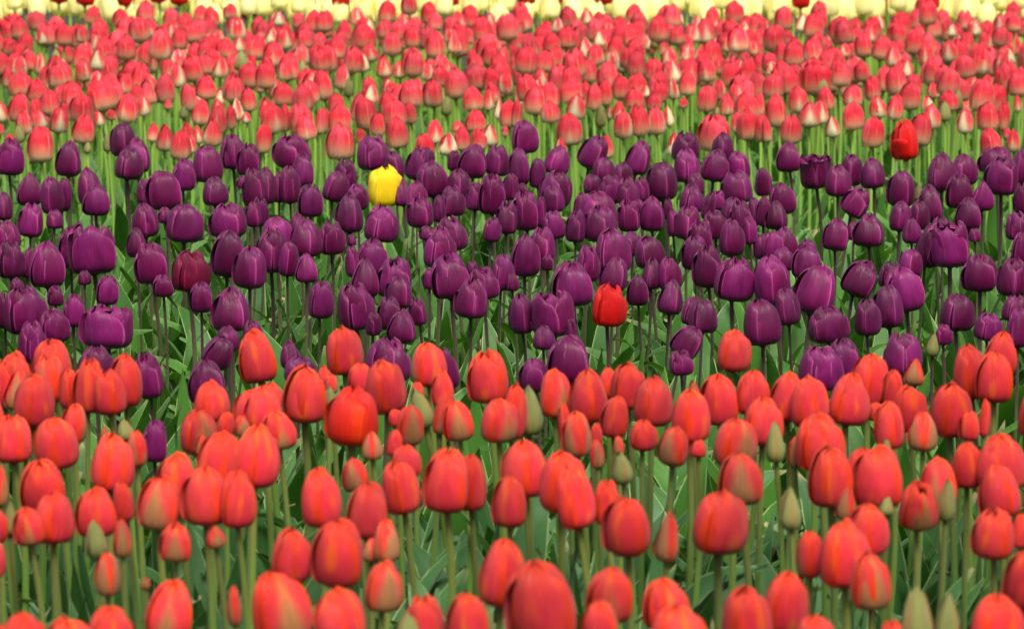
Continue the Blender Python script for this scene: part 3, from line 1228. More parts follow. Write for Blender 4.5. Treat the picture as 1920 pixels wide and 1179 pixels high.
OTHERS = """
Or -561 2681 370 58 73 -8
Om -750 3649 529 59 85 -2
Om 726 4043 455 58 84 -6
Or -934 3106 398 54 71 -5
Or 1100 3499 481 69 101 -3
Or -876 3859 490 63 95 2
Of 925 3888 507 62 90 -8
Of 815 2730 432 53 80 -5
Or -1147 4051 446 56 82 0
Ob -870 2817 478 34 53 3
Or 1030 3395 395 53 72 -1
Of 800 2875 472 53 79 0
Or -625 3273 459 53 75 -2
Om 695 2979 375 45 61 -4
Or -679 2955 489 54 74 -1
Or -623 2689 482 60 86 4
Or -1010 3037 455 56 76 3
Of -933 3325 468 48 70 7
Or 1145 4221 450 56 73 0
Or -694 2560 449 58 80 4
Or -1051 3606 454 61 84 3
Or -505 2643 405 63 85 -1
Or -797 2973 440 55 82 2
Ob -1004 3974 404 34 51 -1
Or -832 3441 468 60 75 -1
Or 809 2970 457 54 75 -3
Or -805 2825 455 56 86 4
Of -1060 4019 503 54 80 -2
Or 1009 4247 469 52 65 -5
Or -738 3470 479 57 84 0
Of 966 3546 482 51 74 -13
Om 1064 3221 482 57 73 -8
Or -860 3360 516 55 81 5
Or 1051 3917 435 63 95 -3
Or 765 3321 458 54 80 0
Om 680 3686 462 52 74 -5
Or 997 3460 472 53 71 0
Of 985 2763 482 53 72 4
Om 877 3016 451 60 87 -9
Or -891 2699 458 52 77 -5
Or 887 3602 521 61 81 3
Or 849 3373 498 63 83 7
Or 614 3370 449 52 66 5
Of 660 2692 445 60 79 5
Or 1108 3973 493 58 88 -3
Or -821 3750 461 51 69 9
Of -683 3086 510 55 84 2
Or 1176 3975 402 50 70 2
Ob 798 3886 459 34 60 -10
Of -669 3541 479 49 62 3
Om 1102 3752 491 47 59 -8
Ob -794 4122 426 33 51 -3
Om -1089 4160 474 55 72 0
Or -969 4196 478 61 84 2
Om 604 3296 461 54 73 -1
Ob 870 3200 388 36 62 4
Or -959 4079 493 57 85 -8
Or 1002 3850 429 58 74 2
Ob 826 3971 439 31 48 5
Of 736 3509 455 54 73 3
Or -610 2930 490 56 83 -4
Ob 932 3069 506 35 59 1
Om 767 3757 500 52 66 2
Or -711 2789 464 48 65 6
Or 630 2624 469 55 81 0
Of -889 4117 449 52 80 3
Or 1023 4110 464 52 68 -4
Or 994 3756 445 60 92 -1
Of -912 2877 452 52 70 5
Or -795 2552 476 66 93 -1
Or 652 3609 481 60 88 4
Or -1130 3889 434 47 69 1
Or -973 3730 443 58 85 0
Of -997 3824 545 54 71 2
Or 811 4090 480 58 76 2
Om -894 2587 503 43 61 -11
Or -701 2706 486 57 79 6
Of 858 3531 471 56 77 2
Of 805 4201 560 58 88 -5
Of -796 3066 433 50 66 -6
Or -815 3591 424 63 96 -4
Or -728 3998 453 54 76 -1
Or 950 2699 461 60 82 -3
Or 874 4183 422 55 69 7
Ob -994 3255 476 30 50 1
Or -999 2917 427 65 98 -4
Or -730 3032 461 51 74 -2
Or 918 2816 480 60 93 -7
Of 500 2551 465 60 81 -9
Or 571 2675 482 56 77 5
Or -865 2986 461 52 69 -9
Or -1140 3713 460 53 81 -9
Or 935 3813 410 54 80 5
Om -928 2772 465 52 75 6
Of -722 3778 421 62 95 0
Ob 730 2614 505 33 54 6
Or -833 4205 434 62 83 -7
Om -647 3398 475 54 78 -5
Ob -1053 4228 485 36 62 -1
Or 824 2502 523 60 82 -4
Of -764 3257 433 54 74 -3
Om 898 3984 430 66 101 6
Or -1064 3776 458 50 73 -2
Or 795 3143 457 57 75 -2
Or 1207 4123 502 47 66 2
Om -883 3527 487 64 95 -3
Om 682 2895 429 51 72 -4
Ob 889 3465 442 34 52 5
Or 980 3996 482 59 87 1
Of 563 2992 405 55 68 -4
Or -768 4237 434 63 79 -7
Or -1117 3543 426 56 79 -1
Om -626 3127 480 48 69 -1
Ob 690 3301 410 31 53 -1
Or 866 2625 448 50 67 1
Or -999 2816 516 54 73 4
Or 907 4248 467 58 75 1
Of -947 3515 479 52 74 2
Or 847 3731 442 53 75 5
Ob -934 3608 484 34 56 -4
Or 861 3813 463 50 69 4
Ob 932 3229 445 38 60 -10
Or -746 3145 470 62 94 -1
Of -1003 3469 475 54 74 3
Of 750 3425 470 52 67 -3
Of 683 3066 436 59 78 -2
Om 616 3090 502 53 81 -7
Of 884 2527 483 59 79 3
Or -840 3163 462 58 80 -6
Or 1030 3687 460 55 80 6
Or -753 3397 421 53 69 8
Or 1165 3892 474 59 91 4
Ob -1174 3964 471 31 51 4
Or 1088 4115 433 62 95 -10
Of 872 2870 409 55 85 -5
Or 932 3334 500 55 75 -5
Or -531 2787 471 53 82 1
Ob -540 2984 489 31 54 1
Or -629 2575 449 51 67 4
Or 615 3167 444 55 83 -3
Or 948 2929 474 51 77 0
Or -1003 3390 465 57 79 4
Or 1011 2940 437 48 74 -9
Or -892 3764 452 54 68 -6
Or 681 3188 452 51 76 -4
Or 557 2515 462 52 67 -2
Or -933 3241 436 57 77 -6
Or -1206 4148 486 50 76 5
Or -690 3233 475 58 82 -5
Of 725 2776 487 49 64 1
Or -622 2850 476 55 78 3
Or 627 3014 465 55 74 -3
Of 780 2566 435 56 79 -3
Of -479 2509 437 55 83 -4
Ob 973 4166 488 36 56 2
Or -805 2734 474 46 59 1
Ob -1048 3310 429 34 58 2
Of 1046 3553 428 59 79 -2
Or -935 3019 379 62 90 4
Of 676 3408 462 53 70 -5
Or 1030 3015 469 53 76 -6
Or -1093 3415 412 61 87 1
Or 812 3268 440 56 78 1
Ob -727 4098 445 33 53 -3
Of 744 3933 532 52 73 0
Of 772 3631 468 51 74 -6
Or 610 2802 458 56 83 2
Or 721 2516 457 53 79 7
Or -943 3415 415 55 69 -6
Or 674 3834 451 59 83 -5
Or -784 3331 464 56 83 2
Or 624 3449 428 59 76 1
Or 918 4066 455 49 64 6
Or -953 2653 510 57 75 5
Ob -876 4025 498 29 46 4
Or 955 2550 444 58 76 3
Or -1144 4204 440 56 83 2
Of -798 3911 409 55 81 -1
Om 976 3644 464 56 82 4
Or 643 2532 500 61 83 -1
Om -846 2914 449 48 67 2
Ob -1065 3892 488 36 53 0
Om -592 3028 447 54 79 -4
Of -756 2909 466 53 78 8
Of -716 3324 471 54 74 1
Om 744 4175 434 61 83 -7
Or 881 3122 477 59 74 -1
Of -736 3552 396 61 81 -5
Or -845 2506 475 53 81 1
Of 532 2746 479 60 91 -3
Or 786 3063 460 55 79 -3
Of 538 2916 448 58 76 0
Or -854 3659 451 51 74 4
Or 1044 4007 431 57 88 -11
Or 569 2588 449 64 81 2
Or -796 4031 450 57 82 5
Or -771 2638 504 48 68 -3
Of -542 2543 394 56 86 -2
Or -1034 3144 428 69 95 -2
Of -919 3686 465 51 78 2
Of -841 2648 478 53 82 0
Of 1001 2841 432 51 73 4
Or -714 3921 451 56 84 -8
Or 506 2667 497 53 73 -9
Or -771 3842 474 48 64 -3
Om 1211 4201 527 41 58 -1
Of -621 3488 451 54 83 1
Or 609 2906 441 56 75 -3
Om -681 3677 480 54 81 2
Of -871 3269 444 64 91 0
Om -953 3924 572 46 66 -5
Om -697 2872 431 55 81 7
Or 1076 3318 453 49 73 -2
Ob 1092 3621 458 35 60 -6
Om 530 2834 439 50 68 -1
Po -1157 4408 384 57 83 2
Pc 1065 5193 412 55 69 -2
Po 792 4248 385 54 80 -2
Pc -1019 4467 377 57 86 1
Pc -1484 5986 377 59 75 2
Pc 982 4335 371 38 51 1
Pc -1218 4370 425 49 62 -8
Pc -1307 6354 379 57 83 1
Pc -786 4439 421 64 82 -2
Po 1207 4754 406 58 87 -2
Pc 988 5213 399 49 74 -2
Pp -1424 6112 398 50 79 -5
Pc -1297 5073 380 59 74 -1
Pc -1038 5906 389 60 85 -2
Pc 969 4645 409 50 74 8
Pc 1259 6072 466 47 69 -2
Pc -1172 5386 425 58 73 -5
Pc -1091 5607 445 41 57 -4
Pc -1216 4571 377 52 73 1
Pc -1021 4553 378 56 85 7
Po 1058 6202 366 48 70 1
Pc 1297 5010 432 53 78 2
Pc 1042 5839 341 53 69 9
Pp 1189 4494 393 54 88 1
Pc 988 4830 415 54 83 -2
Pc 1078 4870 426 52 79 -3
Pc 1109 5711 419 56 76 -9
Pc 1261 5600 392 54 80 5
Pc 1264 5256 449 62 83 -3
Pp -1155 5298 442 54 91 0
Pp -921 5161 374 59 90 0
Pc 1175 5112 398 47 63 7
Po -1455 6296 381 55 84 1
Pc -876 4207 439 48 73 0
Pc 1091 4620 384 54 73 2
Pc 1503 6131 375 50 63 0
Pp 1390 6105 438 57 101 2
Pp 1105 4979 433 46 79 -1
Pc -1130 4996 418 53 71 8
Pc -1051 5130 427 57 72 -1
Pc 1127 5563 357 57 80 3
Po -982 4779 434 53 72 -3
Po -739 4222 424 45 63 0
Po 953 5444 456 53 74 3
Pc 1144 5783 430 59 80 6
Pc 1247 4929 359 57 82 8
Po -1253 5235 376 58 75 -1
Pp -1145 4332 424 51 76 9
Pc 1448 6235 430 53 68 -5
Pc -1034 5332 424 58 89 5
Pc 1214 5522 409 50 73 -2
Pp 1253 4562 413 53 92 3
Pc 1035 5003 375 60 85 0
Pc 1092 4261 416 54 81 -1
Po -1182 5973 367 53 79 -6
Pc -1340 5720 411 45 60 0
Po 1198 5994 381 59 76 5
Pc -1424 6470 426 48 70 7
Pc -983 4993 378 53 67 -1
Pc 871 4913 386 55 75 3
Pc 1114 4371 448 51 70 0
Pc -1153 4249 386 51 71 -1
Pc -977 5216 449 50 72 5
Pp 1157 4843 436 52 92 -2
Pc 884 4513 391 62 94 1
Pc -1096 6256 386 45 67 7
Pp -988 5687 401 58 94 -1
Po 1254 6402 368 51 66 2
Po 1029 5361 398 50 65 2
Pc 1316 5558 410 45 61 -7
Po -1218 6136 405 56 84 -1
Po 1086 6288 410 53 75 -2
Pc 1377 5506 485 55 70 -2
Po 1082 5099 444 54 81 0
Pc -974 4605 342 57 73 -2
Pc -1002 5791 432 59 80 -2
Pc 1415 5890 344 51 78 -3
Po 1331 5677 437 51 65 1
Pc 940 5006 454 58 90 0
Pc -874 4602 442 53 81 0
Pc -1179 6417 393 48 64 5
Pc -940 5344 425 65 97 5
Pc -1149 5521 407 55 84 3
Po 1170 6473 432 52 78 3
Po 1100 6430 395 61 86 2
Pc -1165 5172 386 46 62 -1
Pc 1549 6391 439 47 70 1
Pc 775 4444 409 53 74 7
Po -804 4618 464 52 74 -9
Pc 1258 5873 351 44 61 5
Pc -1422 6007 416 48 73 2
Pc -823 4344 417 51 73 1
Po -1222 4760 401 56 85 5
Pc -1355 5376 418 58 74 4
Pc 1243 6251 445 51 70 1
Pc 1304 6495 419 53 73 -5
Pc -961 5599 363 46 71 4
Pc 882 4327 412 52 68 -2
Pc 1180 6076 350 56 84 5
Pc -1372 5522 459 56 83 2
Pc 1355 6549 386 47 61 0
Po -1106 4511 363 45 64 0
Po 1430 5554 424 58 74 8
Pc -1502 6403 375 55 80 -1
Pc 1288 5333 419 49 63 -5
Pc -903 4322 355 54 81 5
Pc -1312 4805 433 56 74 3
Po -1436 5826 399 55 84 -7
Pc -1281 5539 428 49 67 1
Pc 1327 5951 435 48 61 -3
Po 973 5084 389 59 84 0
Pc -1563 6536 386 52 72 -1
Pc 885 5065 396 60 86 0
Pc 1177 4220 328 52 70 2
Pc 1359 5412 461 52 74 -3
Pp -1189 5725 390 55 83 -3
Pc -1126 4697 352 51 66 -2
Pp 1522 6561 416 49 78 0
Pc 1050 4450 409 51 77 -6
Pc 1127 4726 435 52 74 -2
Po -1198 5849 420 63 81 0
Pc -1309 5185 404 55 83 4
Pc -924 4856 406 49 62 -4
Pc -1286 6057 416 59 80 -7
Pc 1204 5397 344 57 77 3
Pc -1336 4955 349 44 60 1
Po -1040 4946 447 55 70 -1
Pc 1170 6189 375 48 73 4
Pc 844 4704 398 60 80 -1
Pc -1123 6015 430 55 76 1
Pc 1024 5528 410 56 75 6
Pc 1096 5398 454 53 72 4
Pp 954 5536 477 51 84 6
Pc -886 4467 362 51 77 -1
Pc -1251 6222 359 57 81 2
Pc 1485 5864 431 50 75 -3
Pc -1000 5421 460 50 76 -3
Pc 1186 5647 440 53 80 1
Po 1348 5183 363 51 75 -1
Pp -1217 4926 404 49 82 6
Po 1375 5286 391 49 72 -2
Po 1169 5887 406 54 76 6
Po -1085 4777 408 51 71 3
Pp -1572 6429 409 60 94 1
Po 1466 6026 460 50 77 1
Po -1424 6373 461 56 84 4
Po 1290 6191 430 59 79 2
Pc 1185 5204 394 56 84 7
Pc 1455 6429 398 59 87 -6
Pc -1119 5454 433 48 66 8
Pc -816 4264 454 50 65 1
Pc -953 5501 504 64 83 -5
Pc -1275 5652 373 53 70 3
Pc 1117 4467 414 56 83 -1
Pc 1079 6115 403 49 64 -1
Pc 906 5159 432 57 84 -1
Po 1084 4784 422 45 62 2
Pc 996 5775 383 56 77 -6
Pc -1078 6150 392 52 67 4
Po -1231 5039 416 54 79 1
Pc 1329 6289 428 53 72 0
Pc 962 5614 351 53 81 -2
Po 1455 6337 391 44 65 8
Pc 950 4562 407 44 56 -2
Pc 1218 6523 463 57 75 -2
Pc 1443 5786 402 48 64 -3
Pp -1283 6499 367 61 96 1
Pc -1142 5070 424 48 68 0
Po -1059 4707 353 60 88 -1
Pp 1185 4951 430 49 72 0
Pc 1237 5063 419 55 84 0
Pc 1310 4807 406 53 68 -4
Pc 1039 5680 414 49 65 0
Pc -1491 6193 369 65 89 9
Pc 1443 5648 365 50 71 -4
Po -1176 6320 427 49 67 4
Pp -1251 5789 421 55 94 8
Pc 1342 5793 378 47 69 2
Pc -1324 6156 386 49 68 1
Pc -930 4244 392 56 78 12
Pc 1392 6456 402 58 85 -7
Pc 903 4417 398 51 74 -1
Pc -1094 5867 420 66 85 -3
Pc -1074 4868 382 47 67 -2
Po -1313 5965 356 51 69 -2
Pc -959 4698 384 65 84 -1
Pc 804 4531 365 52 72 -3
Pc 1208 6336 419 55 71 3
Pp -1225 5575 395 60 99 1
Pc -1389 6568 402 59 84 1
Po 1307 5468 434 57 81 6
Po -992 4398 426 47 71 -5
Pc -860 4700 431 52 74 -5
Pc -1266 4620 367 51 65 -6
Pc -1319 6586 388 54 81 1
Pc -1139 4849 372 51 73 -12
Pc 1216 4378 432 49 71 -1
Po 1166 4605 341 59 78 -3
Pc 933 4725 415 49 61 3
Pc -1363 6429 389 45 63 2
Pc -851 4889 421 43 63 1
Po -1256 4453 353 54 74 1
Pc 1260 6579 402 54 77 -8
Pc 1379 6220 396 53 80 4
Po -1450 5682 381 51 74 4
Po 1050 4337 385 57 72 1
Pc 1242 5707 423 51 78 3
Pc 1409 5712 430 58 82 3
Pc 900 4639 396 49 65 1
Pc -966 4918 416 62 92 1
Pc -1057 5507 405 55 85 0
Po 1354 6390 392 51 75 1
Pc -1284 5397 385 43 56 4
Pp 1175 5026 409 61 100 2
Pp -1394 5280 398 62 100 -6
Pc -1096 5342 378 59 81 1
Pc -1075 5058 406 55 80 2
Pc -937 5063 442 50 77 3
Pc -1246 6581 374 55 80 -2
Pp 1115 6568 426 48 70 0
Pc 1370 5601 430 55 74 -4
Pc -1066 4317 422 50 65 -4
Pc -1150 4611 438 59 87 1
Pc 939 5260 388 61 84 -4
Pc -1482 5899 331 47 63 1
Pc -1351 6028 365 50 69 -6
Po -1237 5920 456 55 69 9
Pc -874 4996 349 48 72 3
Pp 1058 5942 382 51 80 -1
Pc 957 5359 351 45 65 3
Pc -1240 6443 425 46 64 -3
Pc 1323 5087 417 58 90 0
Po 1033 4729 428 55 76 1
Pc 1311 4907 352 49 71 2
Po -1423 5608 415 44 64 2
Pp -1041 5245 414 51 86 -1
Pc -1216 4222 416 59 75 4
Pc -829 4765 444 56 79 -4
Po 943 4269 374 44 60 -1
Pc -1159 5600 407 49 72 -5
Pc 1473 6505 387 58 83 -4
Pc -1027 4243 421 49 73 -2
Po -1249 5139 437 46 68 3
Pc -953 4469 437 50 75 2
Pc 1273 5141 357 38 56 -1
Pc 1114 6049 385 63 88 6
Pc 919 4852 392 60 78 1
Po 1380 6027 336 49 72 -3
Pc -1405 6189 341 59 81 -3
Pp 765 4335 435 54 87 2
Po -1067 5681 363 61 90 -3
Po -1097 6346 419 55 73 4
Pc -1277 4983 384 57 82 -3
Pc 1134 5464 415 57 76 -3
Pc -1510 6580 385 50 76 0
Pc -1169 6555 412 55 83 6
Pc -1047 4631 406 56 79 0
Pc 1110 5309 385 47 66 0
Pc -1385 5773 385 58 77 -9
Po -1374 6325 451 67 94 5
Po -1113 6508 354 54 78 5
Pc -787 4527 482 56 72 -2
Pc -1245 4835 347 51 75 -2
Po -1192 4671 422 61 83 5
Pc 1539 6247 376 56 77 -3
Po -1366 5917 400 51 72 3
Pc 1205 4294 449 40 53 1
Pc 847 4200 395 39 49 0
Pc 1225 4656 394 53 67 -1
Po 1012 4924 376 56 84 -1
Pc 967 4460 438 49 65 1
Pc -1361 5631 404 60 82 4
Pc -1110 5759 399 54 68 0
Pc -1289 5872 377 53 70 2
Pp -1294 4721 355 57 83 -1
Pc -1502 6065 402 49 71 -10
Pc 1121 5959 384 52 71 -3
Po -1261 5326 414 45 70 -8
Po -1151 6182 388 38 52 -1
Pc 843 4594 400 54 78 5
Pc 1019 5444 450 58 81 -3
Pc 1072 4528 433 57 74 -5
Pp 1246 5784 477 54 87 -5
Pc -1135 5678 358 41 56 0
Pc 1295 4681 390 55 78 2
Pc -1225 5471 415 50 73 3
Pc 1158 6281 372 53 80 2
Pc -1175 4501 398 63 97 0
Pc -1010 4861 322 50 72 3
Po 1323 6084 352 52 71 3
Pc -1063 4407 429 49 75 2
Po 936 4929 444 48 68 0
Kg 1562 7752 377 44 67 -7
Ks 1671 7755 423 42 53 -5
Kr -1277 7757 418 42 56 4
Kr -1580 7771 401 52 77 9
Kr -1686 7777 393 52 78 6
Kr -1747 7800 404 44 61 -1
Kr -1327 7817 407 56 76 0
Kg -1637 7829 426 35 48 2
Ks -1710 7879 420 56 77 1
Kr -1452 7886 441 54 72 8
Kg -1563 7913 403 39 51 -8
Kr -1315 7956 414 50 68 -5
Kw 1512 7969 368 38 56 6
Kr -1657 7970 450 44 61 2
Kr -1755 7972 408 47 72 -4
Kr 1768 7983 410 42 58 2
Kr -1412 7985 426 50 70 -3
Kg 1625 8028 377 42 59 -2
Kw 1546 8033 397 38 54 -5
Kr -1687 8040 378 46 67 3
Kw 1734 8050 398 34 44 -3
Kr 1464 8064 434 50 72 5
Kr 1331 8084 372 41 61 7
Kr 1678 8117 425 49 67 0
Kg -1681 8189 383 44 63 4
Kr -1424 8193 390 61 77 3
Ks -1744 8196 434 45 58 -1
Kr 1473 8206 413 42 64 -10
Kg 1744 8212 411 44 67 2
Kr -1444 8265 422 53 77 -2
Kw -1583 8299 428 36 47 -10
Kg 1598 8303 383 36 53 4
Kr -1520 8306 397 46 58 0
Kg -1659 8317 418 41 56 -1
Kg 1402 8322 405 36 48 1
Kr 1743 8332 385 52 80 -3
Kr -1730 8349 425 46 65 2
Ks 1533 8384 438 56 73 -2
Kr 1814 8407 392 46 60 3
Kg -1465 8409 380 46 63 1
Kg 1646 8417 403 41 58 0
Kg -1561 8424 404 38 51 -1
Ks -1843 8428 358 49 68 -1
Kw 1463 8443 396 37 50 -1
Kr -1661 8445 419 54 76 0
Kw 1732 8461 435 35 52 6
Kr -1755 8470 386 49 71 3
Kr 1607 8479 427 47 64 -2
Kr -1606 8479 419 51 76 0
Kg -1814 8500 374 45 57 -2
Kr -1397 8502 404 51 77 -2
Kr 1801 8509 369 53 71 1
Kr -1468 8528 402 54 81 6
Kr -492 8539 418 53 79 4
Kg 1552 8542 418 42 55 3
Kr 1117 8546 386 54 73 1
Kb 1321 8548 385 32 49 1
Kr -921 8556 400 40 66 0
Kr 333 8556 400 47 84 0
Ks 1251 8557 403 61 85 -1
Kr -1080 8562 413 40 59 -2
Kg 698 8565 407 34 46 -4
Kg -1614 8566 382 38 58 -4
Kg 557 8566 411 42 55 2
Kw -97 8568 373 38 54 0
Ks -822 8569 408 45 63 -6
Kr 169 8572 348 48 64 0
Kr -1333 8573 406 52 71 0
Kr -655 8574 400 40 69 0
Kr 766 8575 367 42 61 1
Kg 1633 8577 421 42 65 11
Kr 85 8582 415 50 66 2
Kg 436 8585 381 47 69 -8
Kr 1719 8586 424 48 67 2
Kg 623 8591 419 45 59 2
Kg -346 8592 400 44 69 0
Ks -33 8594 402 52 67 -1
Ks -1210 8597 368 54 77 -6
Kr -1506 8598 391 48 67 6
Kg -1741 8599 428 47 63 3
Kb -429 8600 415 30 46 3
Kw 842 8602 420 41 52 -7
Kr 1055 8603 388 51 66 -1
Kw 1833 8606 387 38 51 -3
Kr -268 8610 400 62 84 0
Kr -164 8614 392 37 47 2
Kg 926 8617 371 49 69 -3
Kg 1181 8621 438 50 63 2
Kg -976 8622 361 39 50 -5
Kg 225 8623 430 44 62 1
Kr -751 8628 400 55 66 0
Kb -567 8634 405 27 40 -3
Kg -1412 8634 444 41 54 3
Ks 1269 8636 400 77 91 0
Kw 1343 8636 430 34 49 5
Kg -1638 8640 437 39 56 -6
Ks -1155 8640 362 53 66 -4
Kr 1603 8643 364 44 56 -5
Kr -1872 8643 419 48 73 5
Kg 1489 8644 364 50 75 1
Kr -1803 8651 419 55 83 2
Kg 783 8653 357 45 63 -3
Kr 383 8654 380 55 75 -2
Kg -905 8656 419 46 58 3
Kr 1786 8660 428 47 63 -1
Ks -221 8663 384 49 67 -4
Kr 118 8663 415 48 68 5
Kr -811 8664 400 52 81 0
Kg -1283 8664 400 33 63 0
Kg 464 8664 400 33 48 0
Kw -1734 8675 395 37 48 1
Kr 314 8676 416 50 67 -2
Kr -645 8677 419 56 77 1
Kr -98 8677 406 43 56 5
Kg -305 8684 389 39 52 0
Ks 1212 8686 424 57 76 1
Ks 1415 8688 394 56 87 0
Kg 1042 8695 418 46 64 2
Kr -1111 8698 426 53 80 0
Kr -966 8701 400 41 81 0
Kg 16 8701 398 42 59 4
Kg 1644 8702 383 41 51 -8
Kr -481 8710 436 47 70 3
Kg -1650 8715 416 43 59 0
Kg 1520 8715 410 34 46 -3
Kr -1396 8718 392 52 71 -4
Kw -408 8719 401 39 58 -2
Kr 824 8720 422 55 80 -8
Kw 1884 8726 382 39 54 2
Ks 609 8729 384 48 72 -3
Kr -58 8736 415 52 69 -3
Kb 355 8737 386 33 47 -4
Kw -710 8737 400 30 52 0
Kg 275 8737 400 41 65 0
Kr 522 8737 400 48 63 0
Kg 1136 8740 418 48 68 1
Kg 431 8743 404 48 71 1
Kr -1250 8750 386 48 64 2
Kr -1182 8757 404 52 80 -4
Kr 708 8759 402 44 57 8
Kg -581 8759 416 48 65 -1
Kw 1725 8761 417 36 51 -1
Kr 1071 8762 400 48 57 0
Kb -1729 8763 393 29 49 -1
Kr 1826 8765 385 47 66 0
Ks -1506 8767 434 48 64 1
Kr -1874 8768 414 54 70 -5
Kg 899 8769 367 41 55 6
Kr 1317 8774 366 48 72 1
Kr 55 8774 391 52 66 -3
Kr -1325 8774 400 41 60 0
Kr -994 8775 411 60 78 0
Kr -273 8777 463 45 66 -3
Kr 1416 8778 423 50 66 2
Kg 132 8781 410 34 53 -4
Kb 1588 8784 404 29 49 -5
Kr -847 8789 432 39 54 0
Ks -1061 8791 427 53 75 -1
Kr -783 8792 431 45 58 5
Kg -1578 8794 427 41 57 1
Kb 568 8795 397 29 48 1
Ks 1011 8795 427 49 75 -6
Kg 841 8799 459 41 53 -1
Kr -189 8799 369 54 70 -7
Kg 1209 8801 411 48 69 -4
Kr -917 8803 379 50 66 -5
Ks -530 8804 400 58 76 -1
Kr 332 8810 411 56 83 3
Kr -65 8813 422 64 86 -3
Ks 761 8816 373 54 69 -5
Kg -1809 8818 410 35 52 -1
Kg 237 8820 414 42 53 -5
Kr -331 8825 436 55 74 1
Ks -455 8834 380 50 66 -2
Kg -1464 8837 417 41 61 3
Kw 441 8838 395 37 55 -4
Kg 1147 8838 421 40 61 1
Kr 1283 8842 370 41 58 0
Kg 1854 8842 437 37 51 -2
Kr 1462 8844 422 50 65 -3
Kg -1343 8851 400 47 66 -4
Kg 1368 8858 400 48 67 1
Kw 1701 8859 459 42 53 0
Kb -1547 8861 413 30 50 0
Kr 885 8861 408 44 55 -3
Kb -1265 8868 411 27 43 -1
Ks -1115 8869 397 56 71 0
Kg -25 8870 402 40 62 -2
Ks -1915 8873 411 48 61 -8
Kg -1001 8874 393 50 71 1
Kw 1777 8875 421 42 62 -1
Kr 52 8875 421 51 78 -4
Kg 598 8879 442 39 51 1
Kr -650 8880 384 41 52 1
Kr 698 8881 378 47 68 -12
Kr 979 8881 426 49 76 3
Kr -789 8882 403 49 67 2
Kg 311 8884 383 48 64 -3
Kr -1635 8884 438 41 62 -2
Kg -395 8886 415 45 57 2
Kr 795 8888 400 53 70 0
Kg -103 8890 396 45 60 -2
Kg 485 8898 414 42 53 0
Kg 1579 8898 393 47 66 -2
Kg -1181 8901 420 41 56 -1
Kr 408 8903 466 59 86 -1
Kr -214 8903 420 54 82 0
Kg -508 8907 397 42 57 -4
Ks -1495 8913 399 49 72 0
Kr 1437 8913 391 56 75 3
Kw 1659 8921 384 38 50 3
Kr -1723 8923 428 50 70 -1
Kr -1378 8926 400 49 68 0
Kr 113 8926 432 47 66 -8
Kr -578 8928 447 44 62 4
Kg 1916 8930 415 46 70 4
Kr -882 8933 400 46 68 4
Ks 1373 8934 377 45 58 5
Ks -1834 8934 408 46 69 -6
Kr 1496 8937 434 46 61 -4
Kr 1064 8941 405 44 66 -7
Kg -161 8943 431 41 63 1
Ks -11 8949 466 59 87 -2
Kg 210 8953 417 43 65 -7
Kg 648 8957 428 48 74 -5
Kr 333 8960 443 48 75 1
Kr -415 8960 442 60 76 -1
Kr 541 8961 384 41 57 2
Kr 1213 8962 392 46 58 1
Kr -1090 8965 400 53 76 0
Kg -1041 8965 400 42 57 0
Kr 760 8965 400 38 69 0
Kr -83 8965 462 53 80 1
Kr -1274 8969 367 46 60 3
Kw -1611 8970 382 37 49 -1
Kr 1577 8977 405 36 52 -2
Ks -934 8978 439 44 64 -1
Kr 1128 8978 425 52 80 -3
Kr -484 8984 388 42 60 -2
Kr -727 8987 409 59 76 1
Kg 821 8988 382 37 50 3
Kb -280 8988 435 31 48 7
Kg -641 8989 436 48 72 2
Kr 914 8990 385 42 64 4
Kr 70 8991 416 46 63 6
Kr -1910 8992 417 50 63 -5
Kr 1835 9001 431 51 77 -4
Kr 1279 9002 426 46 65 1
Kr 1748 9007 412 49 66 1
Kw -1769 9012 392 44 66 3
Ks 1468 9015 398 46 65 -2
Kr -1464 9016 413 48 68 5
Kg -174 9023 453 36 51 1
Kg -1211 9024 453 38 58 2
Kr -1379 9027 423 43 66 4
Kr -817 9032 401 37 57 -2
Kg 1690 9034 431 39 58 4
Kr 291 9037 407 49 72 -7
Kg 1543 9040 420 40 54 2
Kr -1649 9044 394 45 57 -2
Kg 678 9045 417 37 50 -4
Kr -1112 9048 416 56 79 -2
Kr -238 9049 432 57 77 2
Kr 1606 9051 431 48 68 4
Kg 354 9053 395 46 68 0
Kr 1 9053 388 49 68 0
Kr -102 9057 376 49 72 -4
Kr 850 9064 364 50 72 -2
Kg 1013 9067 452 38 51 0
Kg -876 9068 421 36 48 -2
Kr 562 9068 386 54 79 5
Kb -585 9069 413 29 44 -4
Ks 1788 9069 425 43 62 -2
Kg -1878 9069 380 40 61 7
Kr 769 9069 356 46 61 4
Ks 106 9070 391 45 64 1
Kr 1380 9073 440 43 64 -8
Kr 470 9076 442 47 62 2
Kr -320 9077 458 51 64 10
Kb -1732 9078 441 27 42 -2
Kr 1904 9080 412 46 69 0
Kb -400 9083 400 19 42 0
Kg 1276 9098 398 43 66 1
Kb -1023 9098 407 27 46 6
Kw -940 9102 406 33 44 5
Kw 250 9103 435 38 52 -1
Ks -1551 9103 399 49 75 1
Kr -1488 9106 433 44 62 2
Kr -1790 9108 370 44 67 -5
Ks -1276 9112 437 47 71 -1
Kw -41 9112 410 36 52 3
Kr -517 9115 388 50 77 3
Kw -1943 9115 423 37 56 -2
Kr 1638 9116 404 45 65 6
Kg 1505 9117 405 46 65 -1
Ks -156 9119 403 62 94 3
Kb 409 9119 430 28 43 7
Kr -818 9122 388 53 76 -4
Ks 156 9123 428 56 72 0
Kr 890 9123 400 50 70 0
Kg 1165 9124 395 41 56 -3
Kr 609 9124 400 55 79 4
Kg -233 9125 425 41 63 2
Kw -663 9130 493 35 46 -4
Kr 1707 9132 419 48 73 -5
